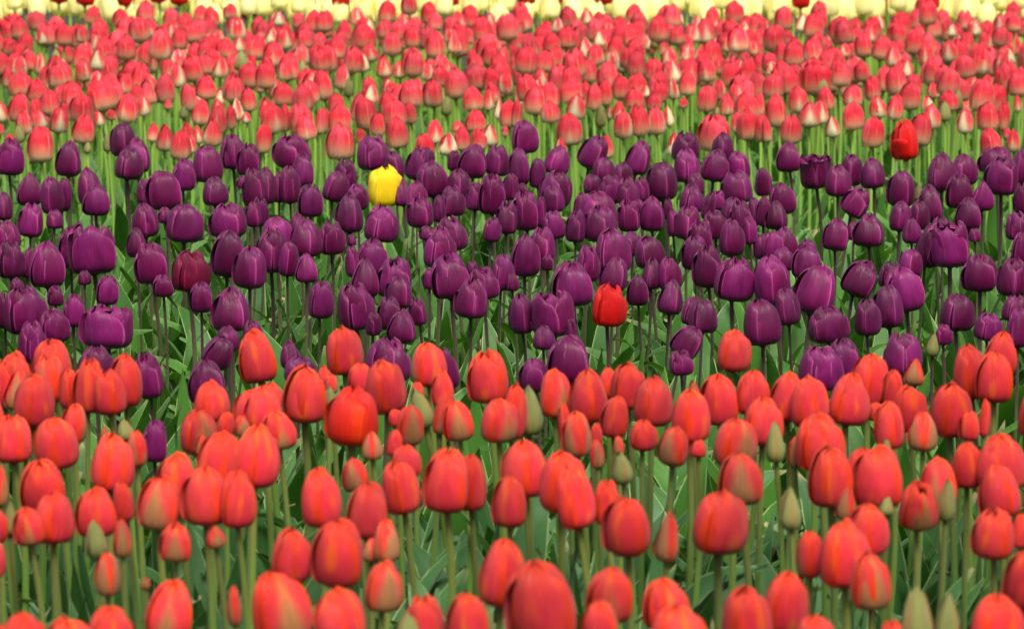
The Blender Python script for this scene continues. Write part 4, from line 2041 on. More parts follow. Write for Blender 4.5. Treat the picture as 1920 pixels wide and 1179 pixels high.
Kw -1093 9139 411 36 52 1
Kr -594 9143 432 53 77 6
Kw -726 9144 423 32 40 9
Kr -1409 9145 451 49 71 -4
Kr 314 9145 430 60 76 2
Kg -1191 9149 417 46 61 0
Kg 1850 9151 411 38 52 -3
Kr -431 9151 441 48 66 -1
Kg 539 9152 387 40 54 -2
Kr 675 9156 420 50 68 -3
Kr 1404 9157 395 48 69 0
Kr 1562 9162 380 44 58 -5
Kg 952 9163 400 35 43 0
Kg 1080 9166 404 38 49 -1
Kr -1885 9169 451 47 65 0
Kg 61 9171 374 43 64 -5
Ks -1587 9178 390 54 68 2
Kr 751 9178 415 60 85 4
Kg 452 9182 443 42 62 -5
Kg -1804 9182 412 42 54 -1
Ks -861 9184 378 63 93 -3
Kg -1672 9186 393 38 49 6
Kg -1970 9188 401 40 50 -1
Kw -1737 9192 391 38 56 -1
Ks -923 9194 439 49 62 -5
Kw -784 9199 410 38 50 -1
Ks -45 9201 421 56 76 -2
Kw -646 9204 411 36 50 -2
Kg 1641 9205 412 47 65 -2
Kw -1353 9208 433 34 43 -2
Kr -165 9209 394 45 69 4
Kg 881 9210 405 37 48 -2
Kr -493 9211 409 42 65 0
Kw 1265 9212 456 33 45 -4
Kr -1446 9213 400 46 59 1
Kr -1070 9214 437 58 83 0
Kr 1201 9219 400 46 71 -2
Kg 1370 9223 418 41 51 -2
Kr 1491 9224 393 46 66 5
Kr -1285 9227 372 51 70 0
Kr 506 9228 402 45 62 6
Kr 267 9231 410 51 69 7
Kr -558 9234 405 49 66 1
Ks 1771 9235 418 53 70 0
Kr 20 9240 411 50 64 -2
Ks 1115 9243 394 45 56 0
Kr -1010 9243 397 48 70 4
Kg -1894 9247 457 40 62 -5
Kb 627 9248 382 29 43 -1
Kg 1842 9248 406 46 64 5
Kr -1198 9249 422 48 73 -8
Kg 707 9251 387 42 61 2
Kr -1572 9252 418 45 69 1
Ks -318 9254 414 48 61 -3
Kr 1935 9258 377 53 74 3
Kr -1493 9263 407 47 64 7
Kr -1815 9263 415 56 80 2
Kr -1700 9265 406 42 63 5
Kg -423 9266 415 40 54 1
Kr 328 9269 400 54 71 -5
Kr 818 9269 393 49 62 -10
Kr 967 9271 426 54 78 -11
Ks -893 9271 381 45 62 7
Kr 1716 9276 388 43 55 3
Ks -636 9284 404 43 62 1
Kg 1618 9284 418 43 56 12
Kr -1421 9285 440 45 57 0
Kg -797 9285 438 48 72 3
Kr -1972 9288 402 47 58 2
Kr 88 9292 413 54 73 1
Kb -257 9292 435 32 55 -1
Kw 1516 9295 446 36 51 -2
Kr 1234 9295 384 41 54 3
Kr -153 9298 418 52 76 -3
Kg 1444 9300 385 43 54 -5
Ks 1045 9300 439 52 72 -4
Kr -489 9303 432 42 64 -2
Kw 583 9309 392 33 50 3
Kw 1301 9314 405 37 52 -3
Kr 1977 9314 424 63 89 -2
Ks -1356 9316 418 55 77 1
Ks 875 9320 439 56 79 -2
Ks -1092 9327 408 45 64 9
Kw -700 9328 420 37 55 4
Kg -1568 9328 382 46 70 -5
Kg -935 9333 389 41 59 -3
Kr 428 9336 384 56 73 1
Kg 1834 9338 389 36 53 6
Kg -1913 9340 417 36 54 -4
Ks -1800 9342 436 53 81 -1
Kr 722 9344 414 42 58 0
Kg -839 9345 394 35 52 -1
Kr 263 9348 410 48 65 2
Kg 1587 9351 425 37 54 -4
Kr 1130 9352 422 51 67 2
Ks -550 9353 455 53 70 5
Kg 528 9358 423 44 60 -2
Kw -215 9360 408 36 49 -2
Kg 1191 9363 419 44 64 3
Kr 988 9366 374 54 68 -2
Kr -1665 9367 413 38 57 -1
Kg -97 9367 388 47 68 5
Kw 1748 9369 404 40 52 1
Kr 620 9369 400 46 59 -2
Ks -1198 9371 400 47 61 2
Kg 80 9371 428 34 47 -1
Kr 153 9371 394 43 59 -1
Kb -1440 9380 390 29 45 -2
Kg -1011 9381 376 41 57 0
Kg -1736 9383 401 41 54 0
Kr -36 9384 391 50 76 7
Kr -288 9389 416 49 62 9
Kg 1062 9389 427 42 60 -2
Kr -1278 9391 406 51 77 3
Kr 1655 9397 418 40 53 3
Kr -641 9399 388 42 59 1
Kr 806 9403 413 39 50 -4
Kr -1350 9406 421 51 65 0
Kw 928 9406 397 33 47 0
Kg -454 9407 389 40 58 1
Ks -1139 9407 368 51 75 1
Kr -372 9408 429 48 64 -5
Kw 365 9414 395 39 50 -3
Kr -779 9415 392 49 71 2
Kg 1953 9422 364 43 61 4
Kr -714 9423 376 56 81 10
Ks 1403 9424 384 46 71 2
Kr 1318 9425 368 55 79 10
Kr 446 9427 400 38 51 5
Kr -517 9427 344 51 67 -1
Kr 1478 9428 448 44 56 0
Kr 246 9429 416 58 81 1
Kg -892 9430 408 33 47 -5
Ks -956 9432 389 48 69 0
Kr 15 9438 439 46 63 -6
Ks -1535 9438 431 49 67 -1
Ks 1222 9440 468 53 81 3
Kr -1605 9440 371 51 66 2
Kr -221 9443 394 44 60 6
Kg -1226 9444 435 37 50 2
Kw -1857 9446 414 38 53 -3
Ks 1555 9447 410 42 65 -2
Kg 1726 9449 429 38 60 -2
Kr 1013 9450 411 43 56 -2
Kr -1040 9455 406 47 71 11
Kw 684 9460 432 35 53 -4
Kw 104 9469 393 39 51 2
Ks -1915 9470 436 58 73 4
Ks 1659 9474 366 49 73 1
Kg -131 9474 408 41 57 0
Kg -2014 9476 385 46 64 -2
Kg 571 9477 410 56 71 -1
Kw 403 9482 392 35 51 3
Ks 1136 9483 416 46 63 -3
Kr -456 9484 390 49 71 -1
Kg -606 9485 400 48 66 0
Ks 173 9489 383 55 69 9
Kg -1463 9490 411 43 66 -4
Kg -56 9491 394 39 58 1
Kg 1844 9499 412 46 67 -3
Kr 790 9505 389 58 84 -4
Kg -343 9507 399 52 77 -3
Kg 899 9508 419 39 50 -3
Kr -1151 9510 413 53 78 -1
Kg -1734 9511 431 45 68 5
Kr -1590 9515 400 48 73 2
Kr 978 9516 430 47 64 0
Kr -1261 9524 363 48 69 3
Kr 1323 9524 401 45 69 1
Kg -752 9525 386 40 62 3
Ks 2004 9525 377 54 76 -4
Kr 1487 9525 368 51 74 -3
Kr -687 9531 406 58 77 1
Kr -511 9534 385 40 55 -6
Kr 307 9541 383 51 72 7
Kr 1922 9542 402 45 69 7
Kr -1082 9542 422 45 62 5
Kr -934 9542 409 54 75 -2
Kg -161 9544 395 47 67 -2
Kr -830 9545 434 42 55 0
Kr 663 9547 395 58 90 -11
Kg 1060 9551 418 43 57 2
Kg 599 9555 379 41 53 3
Kr -1860 9555 425 48 62 2
Ks 1795 9555 402 53 73 5
Kg -1789 9556 407 37 55 1
Kg 1414 9559 386 43 58 3
Kw -434 9559 431 40 53 5
Kr 1579 9560 410 47 71 -1
Kg -1014 9560 412 46 58 -3
Ks 380 9564 370 48 73 1
Kg -1482 9570 414 42 64 -3
Ks 1162 9570 418 54 83 -3
Kw 866 9574 435 41 63 -1
Ks -271 9576 402 44 63 0
Kw 135 9583 434 34 49 4
Kw -1361 9584 386 31 46 0
Ks -2014 9590 408 51 67 -4
Kr -1918 9598 392 44 58 4
Kw 472 9600 395 36 51 -2
Kr -1239 9601 391 48 74 3
Kg 1726 9601 381 39 58 -3
Kr -377 9603 387 52 80 0
Kg 38 9604 373 46 60 -5
Kr 1258 9607 409 63 92 6
Kr -592 9616 433 53 72 0
Kg -885 9620 395 39 51 -5
Kg 1470 9622 427 43 64 5
Kg -527 9622 393 36 48 0
Kr -1692 9623 388 43 64 -5
Kr -1777 9631 377 59 88 -3
Ks 1546 9635 417 47 66 3
Kg 1650 9636 442 40 55 1
Kr 1907 9639 413 51 79 -2
Kr 912 9642 418 53 71 6
Kg 1098 9643 407 43 54 -5
Kw -710 9643 416 37 46 1
Kb -1617 9646 396 31 48 0
Kg 204 9648 399 44 60 0
Kr 578 9648 407 54 77 6
Kr 382 9650 406 46 65 1
Kg 999 9650 425 40 54 -5
Kg -810 9650 378 47 63 1
Ks -1511 9653 395 58 87 3
Kg -1000 9653 389 34 46 7
Kr -234 9656 432 43 62 1
Kg 756 9658 416 45 60 6
Kr -95 9658 417 50 64 3
Ks 678 9661 378 51 77 1
Kg -1406 9664 402 43 57 1
Ks -1108 9664 456 54 73 -1
Ks -296 9664 413 52 66 1
Kr -26 9665 399 50 68 -1
Kr -451 9668 408 49 70 0
Ks 97 9679 381 56 83 -4
Kr 484 9679 438 55 77 2
Kr 1224 9681 432 54 71 0
Kw 1738 9681 406 35 44 10
Ks -1932 9682 403 52 72 -11
Kr -1244 9684 398 50 75 -1
Kg 1996 9686 383 39 53 2
Kg 1401 9687 413 43 59 -2
Kr -919 9687 407 53 69 -3
Kg 290 9688 397 45 70 0
Kr 825 9693 430 55 81 -3
Kr -1172 9695 380 46 65 -1
Kr 1602 9696 398 52 80 -1
Ks -1814 9699 384 45 65 6
Ks 1512 9700 379 45 67 7
Kg 1844 9702 408 36 49 4
Ks -184 9714 402 51 78 1
Kg -638 9715 393 47 62 -4
Kr 203 9723 396 49 69 3
Kr -1628 9723 412 56 79 1
Kg 1082 9723 389 38 51 0
Kg -1717 9726 415 46 69 -5
Kw -2014 9729 396 36 47 -9
Kr 388 9730 419 51 74 -4
Kr 138 9736 397 49 72 -3
Kg -1121 9739 386 48 72 0
Kb -253 9740 410 32 46 2
Kr -1512 9741 436 37 48 -4
Kr 1945 9741 397 47 69 -1
Kr -758 9742 392 49 71 -1
Ks 930 9743 428 51 69 -7
Kg -524 9744 393 36 47 0
Kr 1447 9752 396 51 66 4
Kr 744 9754 399 59 84 -9
Kr 37 9761 418 52 74 5
Kw -836 9761 383 34 50 8
Kr 2049 9764 413 58 75 4
Ks -1036 9767 394 46 68 2
Kr -386 9768 445 51 78 -7
Kg -1954 9769 433 47 62 -6
Kg -971 9770 362 35 45 0
Kr 323 9771 398 49 74 5
Kr 1328 9773 389 51 72 -3
Kg 1870 9776 393 42 65 -5
Kr -2061 9778 393 43 55 -6
Kg -35 9778 403 45 64 -3
Kr 1513 9780 420 47 67 3
Kr -1394 9781 407 49 65 -5
Kr -313 9782 471 48 70 -1
Kg 1656 9783 393 42 65 3
Ks 637 9784 394 46 69 -6
Kg 1724 9790 409 41 60 -2
Kg 231 9792 438 37 56 -5
Kr 992 9793 384 54 82 -4
Kg -1599 9795 406 40 56 5
Kr -1789 9805 392 46 67 4
Kr -629 9806 384 47 63 -1
Kg -1713 9807 436 43 55 3
Kw -1451 9811 387 30 38 -1
Kr -1196 9815 428 50 63 -4
Kr 470 9816 426 55 78 -1
Kg 1950 9818 404 43 61 3
Kb -535 9818 395 30 49 9
Kg 1209 9819 381 49 74 -1
Kr -258 9820 373 51 70 5
Kg 545 9821 392 33 51 1
Kr -88 9823 390 40 57 -9
Ks -1533 9825 406 50 71 0
Kr -162 9827 419 41 63 -10
Ks 1270 9835 456 58 84 -3
Ks -723 9836 393 56 72 0
Kg 362 9837 398 38 58 0
Ks 1393 9839 418 51 68 2
Kr 1806 9842 411 54 79 2
Ks 1110 9843 359 49 63 1
Kg 2059 9845 429 33 46 1
Ks 726 9846 387 54 80 -3
Ks 295 9849 406 45 70 2
Kr 110 9849 351 39 56 -4
Kr -1002 9850 394 59 84 2
Kr 839 9850 422 45 61 9
Kw -1132 9860 360 34 47 1
Kr 174 9862 419 53 76 1
Kg -444 9863 390 40 52 -2
Kr -865 9864 449 42 54 -2
Kr 26 9865 406 45 64 -4
Kg -1349 9869 351 37 55 -5
Kw 624 9871 404 29 43 8
Kr 944 9871 437 48 73 0
Kr -1856 9874 412 54 68 0
Kw -584 9877 409 41 56 -4
Kr -1951 9878 412 45 67 -5
Kr 432 9878 377 47 70 3
Kr -1641 9880 421 38 57 1
Kg -1788 9885 422 38 54 4
Kw -1416 9891 393 35 54 -1
Ks 2005 9891 437 54 79 -2
Ks -781 9892 393 44 66 -4
Kw -1202 9894 362 38 49 6
Kr -927 9895 420 46 72 2
Kg -513 9895 391 43 61 2
Kr 494 9898 423 55 78 -1
Kr 1757 9899 395 44 56 -3
Ks -256 9899 433 51 73 -2
Kg -335 9899 409 43 65 -2
Kr -103 9901 389 50 68 2
Kr 1546 9902 379 50 74 -4
Kg 1422 9906 394 43 63 -2
Kg -1718 9909 397 40 54 0
Kg 1225 9913 408 45 60 2
Kg 1646 9914 427 43 59 -1
Kg 1064 9916 395 48 63 1
Kr 1829 9918 416 52 78 5
Kr 379 9921 435 51 65 4
Kg 766 9923 389 46 66 -7
Kw 572 9932 417 31 45 1
Kr -1473 9934 409 54 67 5
Ks -664 9941 415 43 55 0
Kr -1308 9944 426 47 67 3
Kr -387 9949 394 45 57 3
Ks 691 9958 429 56 76 0
Kg -1868 9959 412 35 54 -2
Kg -1930 9959 442 39 60 -6
Ks -1605 9960 387 51 71 2
Kg 1928 9961 376 44 60 -3
Ks -1998 9963 407 50 74 -1
Kr -2068 9964 383 50 63 -12
Ks 30 9965 414 59 84 -3
Ks -587 9965 382 54 71 2
Kg -195 9966 380 41 55 -2
Ks -1684 9972 410 48 72 2
Kg -483 9976 422 47 61 0
Kr 2055 9976 405 45 57 7
Kg -277 9977 389 44 61 -1
Kr 1562 9980 432 47 69 -1
Kr -132 9982 412 58 78 0
Kg -69 9983 415 36 49 -2
Kr 174 9985 414 52 71 -1
Kr 840 9986 421 47 61 -1
Ks 1855 9988 410 59 91 -2
Kb 1452 9988 402 33 54 6
Kw 1140 9990 403 41 54 4
Kg -868 9995 374 39 55 1
Kr 1209 9995 407 48 61 4
Kr -1064 9996 414 48 66 -2
Kw -1803 9996 405 38 52 3
Kr 275 9998 407 44 60 1
Kg 966 9999 437 39 59 1
Kg -740 10001 402 43 64 -3
Ks 1349 10001 405 48 71 -9
Kr -974 10002 425 50 63 -6
Kg 1280 10005 440 35 48 -5
Kr -1190 10007 402 38 51 4
Kr 627 10011 414 44 68 -2
Kg 510 10013 390 44 61 -5
Kg 1704 10015 418 42 54 1
Kb 407 10015 399 26 42 -2
Kr -1500 10015 405 43 59 5
Kb -1402 10020 381 26 41 -5
Kr 1687 7928 367 47 60 -11
Kg 1461 7354 413 44 63 4
Kr 1382 7216 367 47 59 -7
Kg -1526 7171 455 38 51 4
Kr 1470 7807 441 54 78 0
Kg -1523 7863 392 38 58 8
Kg -1555 8383 404 36 54 7
Kr -1407 7131 443 46 67 10
Kr -1497 6791 414 59 83 0
Kr -1309 7462 445 56 82 1
Ks -1573 7464 405 64 88 -3
Kr -1237 7270 430 46 71 7
Kr -1199 7092 387 57 73 -2
Kg 1504 8352 415 45 65 -3
Kg 1397 8303 400 43 56 0
Kg 1558 7857 430 42 54 -5
Kg 1521 7326 393 47 69 7
Kr 1596 7988 434 51 73 -1
Kr 1773 7959 372 51 69 -3
Kr 1257 7192 402 46 68 1
Kg 1677 7817 417 44 56 -1
Kr 1392 8131 352 44 62 -4
Kg -1548 7387 439 46 71 3
Kr 1479 8205 422 53 82 -1
Kr 1258 7340 401 48 64 -4
Kr -1499 6984 428 54 81 4
Kr -1285 7629 372 51 70 -1
Kr 1372 7389 416 54 82 3
Ks 1749 8357 399 50 67 -3
Kg -1662 7929 405 39 50 1
Ks 1383 6806 382 52 67 6
Kr -1561 8206 413 58 80 -2
Kr 1557 7098 407 57 82 1
Kg -1654 7316 366 44 58 5
Kr -1302 6812 405 50 71 -6
Kr -1589 8105 370 53 68 5
Kr -1413 8351 429 50 77 -4
Kg 1524 7647 428 39 51 0
Kr 1668 7699 359 47 61 -10
Ks -1318 7004 426 55 80 5
Kr 1488 8000 411 47 69 2
Kr -1163 6823 391 53 69 0
Kr 1533 7520 340 54 70 -4
Kr 1595 7396 425 54 68 0
Kr -1568 7042 397 55 73 5
Kg -1403 7474 422 39 59 7
Kr 1735 7851 393 49 73 -1
Kg 1150 6785 396 47 72 6
Kg -1475 7693 403 41 59 11
Kr 1467 6951 398 53 78 -2
Kg -1394 7376 379 44 60 -1
Kr -1289 7381 361 48 65 -4
Kg 1373 6893 413 40 59 5
Kg 1628 8099 365 45 69 -2
Kr -1465 7091 383 44 63 -4
Kr -1488 7429 403 51 79 5
Kr -1406 7776 393 53 74 0
Kg 1485 7433 393 42 59 2
Kr 1392 7843 439 52 72 4
Kr -1410 7610 376 42 57 -5
Kr 1191 7036 390 53 68 -3
Kg -1757 8123 407 42 63 1
Kg -1743 7997 362 46 61 1
Kr -1608 7808 355 59 85 -4
Kr 1209 6806 374 61 84 -6
Kg -1642 7155 346 43 54 -2
Kr 1571 6965 392 51 69 -5
Kg -1219 6756 434 38 59 -3
Kg -1331 7202 425 43 60 2
Kr -1595 7922 370 39 58 -2
Kg -1451 7872 412 41 53 4
Kr -1373 8129 389 56 71 5
Kr -1658 7449 401 45 57 8
Kg -1520 8006 408 43 62 8
Kr 1393 7965 351 39 51 3
Kr -1675 8330 439 52 79 -1
Kg -1594 7282 411 38 58 -1
Kr -1713 7794 407 48 64 -5
Ks 1517 6866 383 55 84 -3
Kg 1814 8261 444 36 49 5
Kr 1507 7149 395 48 65 -4
Kr 1536 8101 364 48 74 -4
Kr 1775 8172 390 45 69 2
Kg -1394 7241 349 39 60 2
Kr 1608 7773 343 52 79 -5
Kr 1654 7288 411 54 81 -2
Kr 1441 7563 366 46 60 1
Kg -1373 8042 407 37 47 0
Kr 1611 7230 416 54 71 2
Kr 1285 6979 400 49 74 -1
Kr -1514 8152 401 54 75 -3
Kg -1474 7788 395 40 58 -2
Kg 1771 8071 381 37 51 0
Kr 1639 7601 423 48 73 4
Ks 1336 7090 366 50 70 1
Kr -1342 7298 411 50 63 -3
Kg 1325 7720 406 41 57 -2
Kg 1680 8164 383 37 54 2
Kg 1381 7467 458 45 66 1
Kr -1257 6943 380 51 66 0
Kg 1276 6778 388 39 51 2
Kr -1321 7536 393 56 80 -3
Ks 1593 8209 361 47 65 3
Kr 1391 7630 405 47 68 -2
Ks -1389 6997 408 49 71 -3
Kr -1341 6883 426 54 78 -2
Kr -1566 7578 403 55 82 4
Kr 1280 6876 451 50 62 0
Kr -1297 7717 375 53 75 -4
Kr 1809 8399 410 46 59 -3
Kg -1312 7084 409 38 48 -4
Kr 1542 6755 375 50 75 -5
Ks 1636 8339 386 47 67 0
Kg -1760 8252 447 47 60 -4
Kr -1549 7751 369 47 61 -2
Kr -1671 8126 397 48 67 -5
Kr 1738 7741 427 53 69 6
Kr 1460 7635 408 51 79 0
Kr 1679 7441 382 55 83 -5
Kg -1459 6880 397 45 68 6
Kg 1535 7936 430 42 64 -4
Kr 1235 6931 396 59 89 1
Kr -1481 8294 406 48 65 0
Kr -1679 7550 383 56 87 -1
Kr 1446 6793 418 49 64 -3
Kg -1441 8231 409 39 59 1
Kr 1391 7142 377 49 68 3
Kg 1449 7883 410 46 69 5
Kr -1389 7945 359 48 73 5
Kr 1470 7725 448 56 76 6
Kr -1595 8024 417 51 70 -3
Kg -1681 7694 359 42 60 4
Kr 1712 8289 386 46 68 -2
Kr -1620 7380 404 47 70 -2
Kg 1461 7057 424 37 54 -1
Kr 1582 6853 371 51 72 -8
Kr -1265 7186 394 49 64 0
Ks 1396 7015 383 51 74 -1
Kg -1772 8370 414 43 62 0
Kg -1360 7700 394 42 58 -4
Kr -1330 7798 436 47 63 5
Kr 1294 7416 434 48 70 -4
Kr 1709 7556 422 62 82 -2
Kr -1487 8384 400 49 70 -3
Kr 1387 7733 407 44 63 -4
Kr -1444 7287 390 60 79 -3
Ks -1365 6797 408 62 92 4
Kr -1724 7902 403 52 75 2
Ks 1249 7074 366 55 78 -2
Kr 1667 8001 381 55 82 -3
Kr 1316 7250 411 50 65 -1
Kr 1351 7541 390 57 73 -5
Kr 1477 7238 406 55 80 0
Kr -1578 6935 392 48 66 0
Kr 1620 7079 401 52 79 -3
Kr 1376 8039 375 45 61 -3
Kr -1679 8202 373 55 74 1
Kg -1648 7626 431 42 54 4
Kg -1560 8294 353 32 46 6
Kr 1160 6867 395 52 79 6
Kr 1287 7629 392 53 74 -1
Kg -1508 7520 412 46 61 3
Kr 1420 8383 451 52 70 -2
Kr -1623 8253 415 52 66 2
Kr -1448 8025 412 45 57 -7
Kr -1531 7292 424 50 74 3
Kr 1287 7547 381 47 62 1
Ks -1187 6899 432 55 70 -3
Kr 1395 7305 388 44 65 2
Kg 1650 8260 364 42 63 -4
Kr -1579 6780 411 47 73 -4
Ks 1227 7264 407 52 65 4
Kr -1501 7934 432 46 59 -2
Kr -1510 7617 439 47 70 9
Kr -1579 7678 393 38 56 7
Kg -1428 6796 435 41 54 -3
Kg 1572 8383 391 46 60 -5
Yy 989 10451 411 61 87 1
Yy 1599 10482 397 56 73 6
Yy -591 10385 407 64 83 0
Yy -1614 10414 443 57 76 -6
Yy -1346 10431 448 53 69 1
Yy -975 10566 418 59 84 6
Yy 2021 10427 438 57 78 4
Yy -1584 10569 427 65 91 3
Yy 943 10329 414 55 77 -3
Yy -1838 10272 407 61 83 0
Yy -116 10543 445 61 84 3
Yy -2011 10244 439 57 85 -1
Yy 1676 10524 425 62 95 -4
Yy -811 10439 427 60 87 -2
Yy -866 10592 410 51 69 -6
Yy 1465 10420 453 58 73 3
Yy -396 10481 392 66 93 2
Yy -1013 10352 409 56 81 2
Yy 772 10507 384 66 90 -4
Yy 2101 10305 412 63 94 -1
Yy 461 10339 386 57 81 -6
Yy -2116 10218 426 64 96 1
Yy -247 10447 426 58 74 5
Yy -1443 10456 455 66 83 9
Yy 609 10476 442 57 80 4
Yy 1387 10452 383 67 98 3
Yy -1904 10149 410 58 89 1
Yy 927 10551 434 70 97 -7
Yy -1124 10599 428 60 89 -1
Yy 1094 10509 436 65 92 -3
Yy 97 10511 440 62 78 -1
Yy -1675 10407 399 61 89 6
Yy 735 10590 442 58 74 -1
Yy 835 10478 419 66 100 -1
Yy 1973 10253 419 68 87 -1
Yy 2016 10541 420 56 80 2
Yy -1958 10567 416 59 82 -8
Yy -1311 10548 429 56 80 3
Yy 552 10556 417 60 85 8
Yy 197 10590 429 59 80 -3
Yy 1294 10532 463 62 88 0
Yy 1901 10562 432 50 63 1
Yy 1513 10528 402 59 78 2
Yy -1963 10375 387 57 86 5
Yy -1730 10188 398 68 102 0
Yy 1827 10221 427 68 92 3
Yy 497 10475 413 62 80 1
Yy -1667 10520 417 66 96 3
Yy -764 10564 419 51 65 -4
Yy 1217 10405 414 66 89 -3
Yy -1251 10369 408 61 91 2
Yy 1748 10294 462 47 73 4
Yy -501 10406 436 52 75 0
Yy -1525 10453 427 63 87 4
Yy 2071 10596 414 55 84 4
Yy -1377 10344 414 63 92 10
Yy 2014 10191 399 60 86 4
Yy -1776 10551 430 55 84 2
Yy -337 10372 419 61 90 -2
Yy -416 10560 449 65 90 2
Yy 1142 10421 413 60 82 1
Yy 409 10566 431 58 74 -1
Yy -693 10473 424 66 95 -6
Yy -1231 10462 436 63 97 2
Yy 267 10517 433 52 81 -3
Yy 1583 10360 436 58 73 -1
Yy -2141 10505 388 58 78 0
Yy -1894 10332 440 62 96 2
Yy 1895 10258 410 52 77 0
Yy 2082 10399 414 56 84 -1
Yy -1782 10360 411 63 89 1
Yy -2039 10331 425 71 100 -3
Yy -327 10464 451 62 91 -5
Yy 679 10443 397 65 95 0
Yy 1777 10590 457 54 80 0
Yy -538 10466 428 65 84 1
Yy 903 10412 423 53 70 0
Yy 1838 10309 454 51 66 11
Yy -191 10389 418 60 92 5
Yy -581 10530 432 63 93 1
Yy -1482 10540 401 61 90 4
Yy 1298 10434 431 63 84 5
Yy 28 10492 418 65 92 -4
Yy 423 10472 415 62 85 -4
Yy -314 10588 427 56 72 5
Yy -691 10392 434 59 75 8
Yy 346 10583 424 61 83 3
Yy -949 10498 427 64 88 -4
Yy 801 10574 393 60 88 -5
Yy -1056 10571 423 56 79 -1
Yy 2122 10232 436 63 83 3
Yy 1857 10436 428 65 82 -5
Yy -629 10590 416 65 85 1
Yy 185 10465 427 59 87 -3
Yy -1225 10572 404 73 99 1
Yy 634 10377 394 62 90 1
Yy -1117 10344 435 56 76 -9
Yy 333 10468 413 65 99 -4
Yy 2102 10134 409 66 100 -9
Yy -1138 10483 388 61 92 -1
Yy 1737 10443 424 64 95 0
Yy -1899 10497 421 57 78 2
Yy 1219 10597 431 63 83 -4
Yy -1675 10142 395 56 75 -6
Yy -2040 10487 449 65 98 1
Yy 2140 10470 408 64 81 -4
Yy -1972 10482 436 54 70 3
Yy -1064 10395 455 52 69 1
Yy -2145 10414 447 60 93 -2
Yy 1146 10598 399 66 98 4
Yy -1370 10518 445 58 74 2
Yy 1163 10497 451 58 80 4
Yy -238 10561 422 60 79 5
Yy 1952 10389 427 57 82 0
Yy -434 10327 428 57 77 2
Yy -1874 10408 437 63 95 -2
Yy -123 10435 411 62 87 7
Yy -2126 10324 446 63 90 2
Yy -1809 10171 407 54 81 3
Yy -1182 10340 447 59 77 1
Yy -2010 10128 406 57 74 -5
Yy 1004 10545 420 62 88 2
Yy 1915 10481 437 68 97 -5
Yy 1902 10342 410 58 89 2
Yy 19 10375 441 59 86 -15
Yy 1626 10580 423 67 100 -1
Yy 1420 10332 404 58 87 -7
Yy 246 10386 404 60 84 6
Yy -1797 10459 430 65 95 1
Yy 70 10423 413 64 85 3
Yy 20 10574 425 61 76 12
Yy 813 10393 436 66 101 -1
Yy 1895 10162 409 62 87 6
Yy -631 10325 428 54 71 5
Yy 353 10333 429 66 91 1
Yy 700 10523 428 53 73 5
Yy 139 10402 443 66 83 -6
Yy 2040 10268 413 57 81 -3
Yy 1292 10352 414 55 71 0
Yy -1843 10586 420 54 78 5
Yy -2143 10598 436 70 102 2
Yy 1686 10226 412 62 79 -7
Yy 1430 10570 429 66 88 0
Yy 570 10413 449 67 85 -1
Yy -923 10429 427 57 73 10
Yy 1561 10596 442 62 92 -1
Yy 1788 10495 419 52 74 -1
Yy -528 10587 456 56 83 -1
Yy -1466 10372 425 63 97 -2
Yy 1225 10520 421 69 103 0
Yy -2081 10426 442 59 87 0
Yy -43 10484 412 72 104 0
Yy 1689 10372 399 49 72 7
Yy 1779 10152 444 60 83 1
Yy 1061 10584 435 62 88 0
Yy -39 10402 441 61 77 0
Yy -1726 10279 413 58 73 3
Yy 1156 10326 445 51 68 1
Yy -482 10501 428 54 75 -7
Yy 2162 10549 447 62 81 -4
Yy 116 10584 457 60 86 1
Yy -1406 10593 393 55 83 -3
Yy 707 10360 397 59 78 -2
Yy -1951 10266 455 59 76 4
Yy 626 10590 429 59 77 2
Yy -2061 10563 412 58 84 1
Yy -268 10369 408 61 84 5
Yy 1791 10365 434 53 73 0
Yy 1076 10420 452 61 79 -5
Yy 1496 10336 425 53 67 -6
Yy 2080 10501 433 63 79 -4
Yy -1059 10492 442 60 92 5
Yy 1548 10428 421 62 80 0
Yy -176 10580 422 58 87 5
Yy 1366 10526 476 70 89 -4
Yy -185 10477 458 63 88 0
Yy 1330 10594 404 62 88 -10
Yy -821 10530 412 55 79 -1
Yy 1356 10373 409 62 85 -8
Yy -2078 10124 453 58 79 4
Rs 1006 11202 371 70 99 -1
Rs -1919 10923 392 73 99 -1
Rs 935 11263 435 64 93 -5
Rs 53 11149 425 64 98 1
Rs -1709 11059 437 56 78 5
Rs 1105 10769 487 65 83 2
Rs -329 11291 439 65 89 0
Rs 1198 11139 471 56 82 2
Rs 88 10961 406 77 119 4
Rs 1897 10972 452 65 94 -2
Rs 1902 10703 428 67 102 1
Rs -752 11269 431 78 120 1
Rs -1135 10988 448 69 88 1
Rs 453 11098 459 66 88 6
Rs 1559 10833 484 71 109 3
Rs -656 11146 428 74 108 2
Rs -106 11018 398 65 98 1
Rs -1382 10866 419 75 113 -4
Rs 218 11127 395 74 100 -6
Rs 727 11027 451 73 100 3
Rs -1268 10990 455 72 97 1
Rs -1514 10758 410 68 94 -3
Rs 1733 10957 456 65 100 5
Rs 1073 11147 392 69 90 7
Rs 1642 11283 464 57 76 -8
Rs -338 11204 445 59 87 0
Rs -887 11158 476 69 105 -1
Rs -466 10771 447 74 95 -1
Rs 1765 11184 424 68 93 4
Rs -57 10778 406 70 104 3
Rs 1560 11124 466 79 119 -3
Rs -1302 11118 387 73 94 -2
Rs 771 10786 400 65 89 0
Rs -552 10801 391 66 87 1
Rs 682 10944 449 64 95 -4
Rs 229 11255 389 68 87 3
Rs 1159 10810 423 78 107 -1
Rs -1242 10914 459 70 94 4
Rs 1642 10957 435 57 79 -4
Rs -1113 11265 459 62 85 5
Rs 1102 10898 418 70 109 4
Rs 1213 10920 401 66 83 4
Rs 537 10840 444 63 95 -7
Rs 1131 11048 426 71 93 2
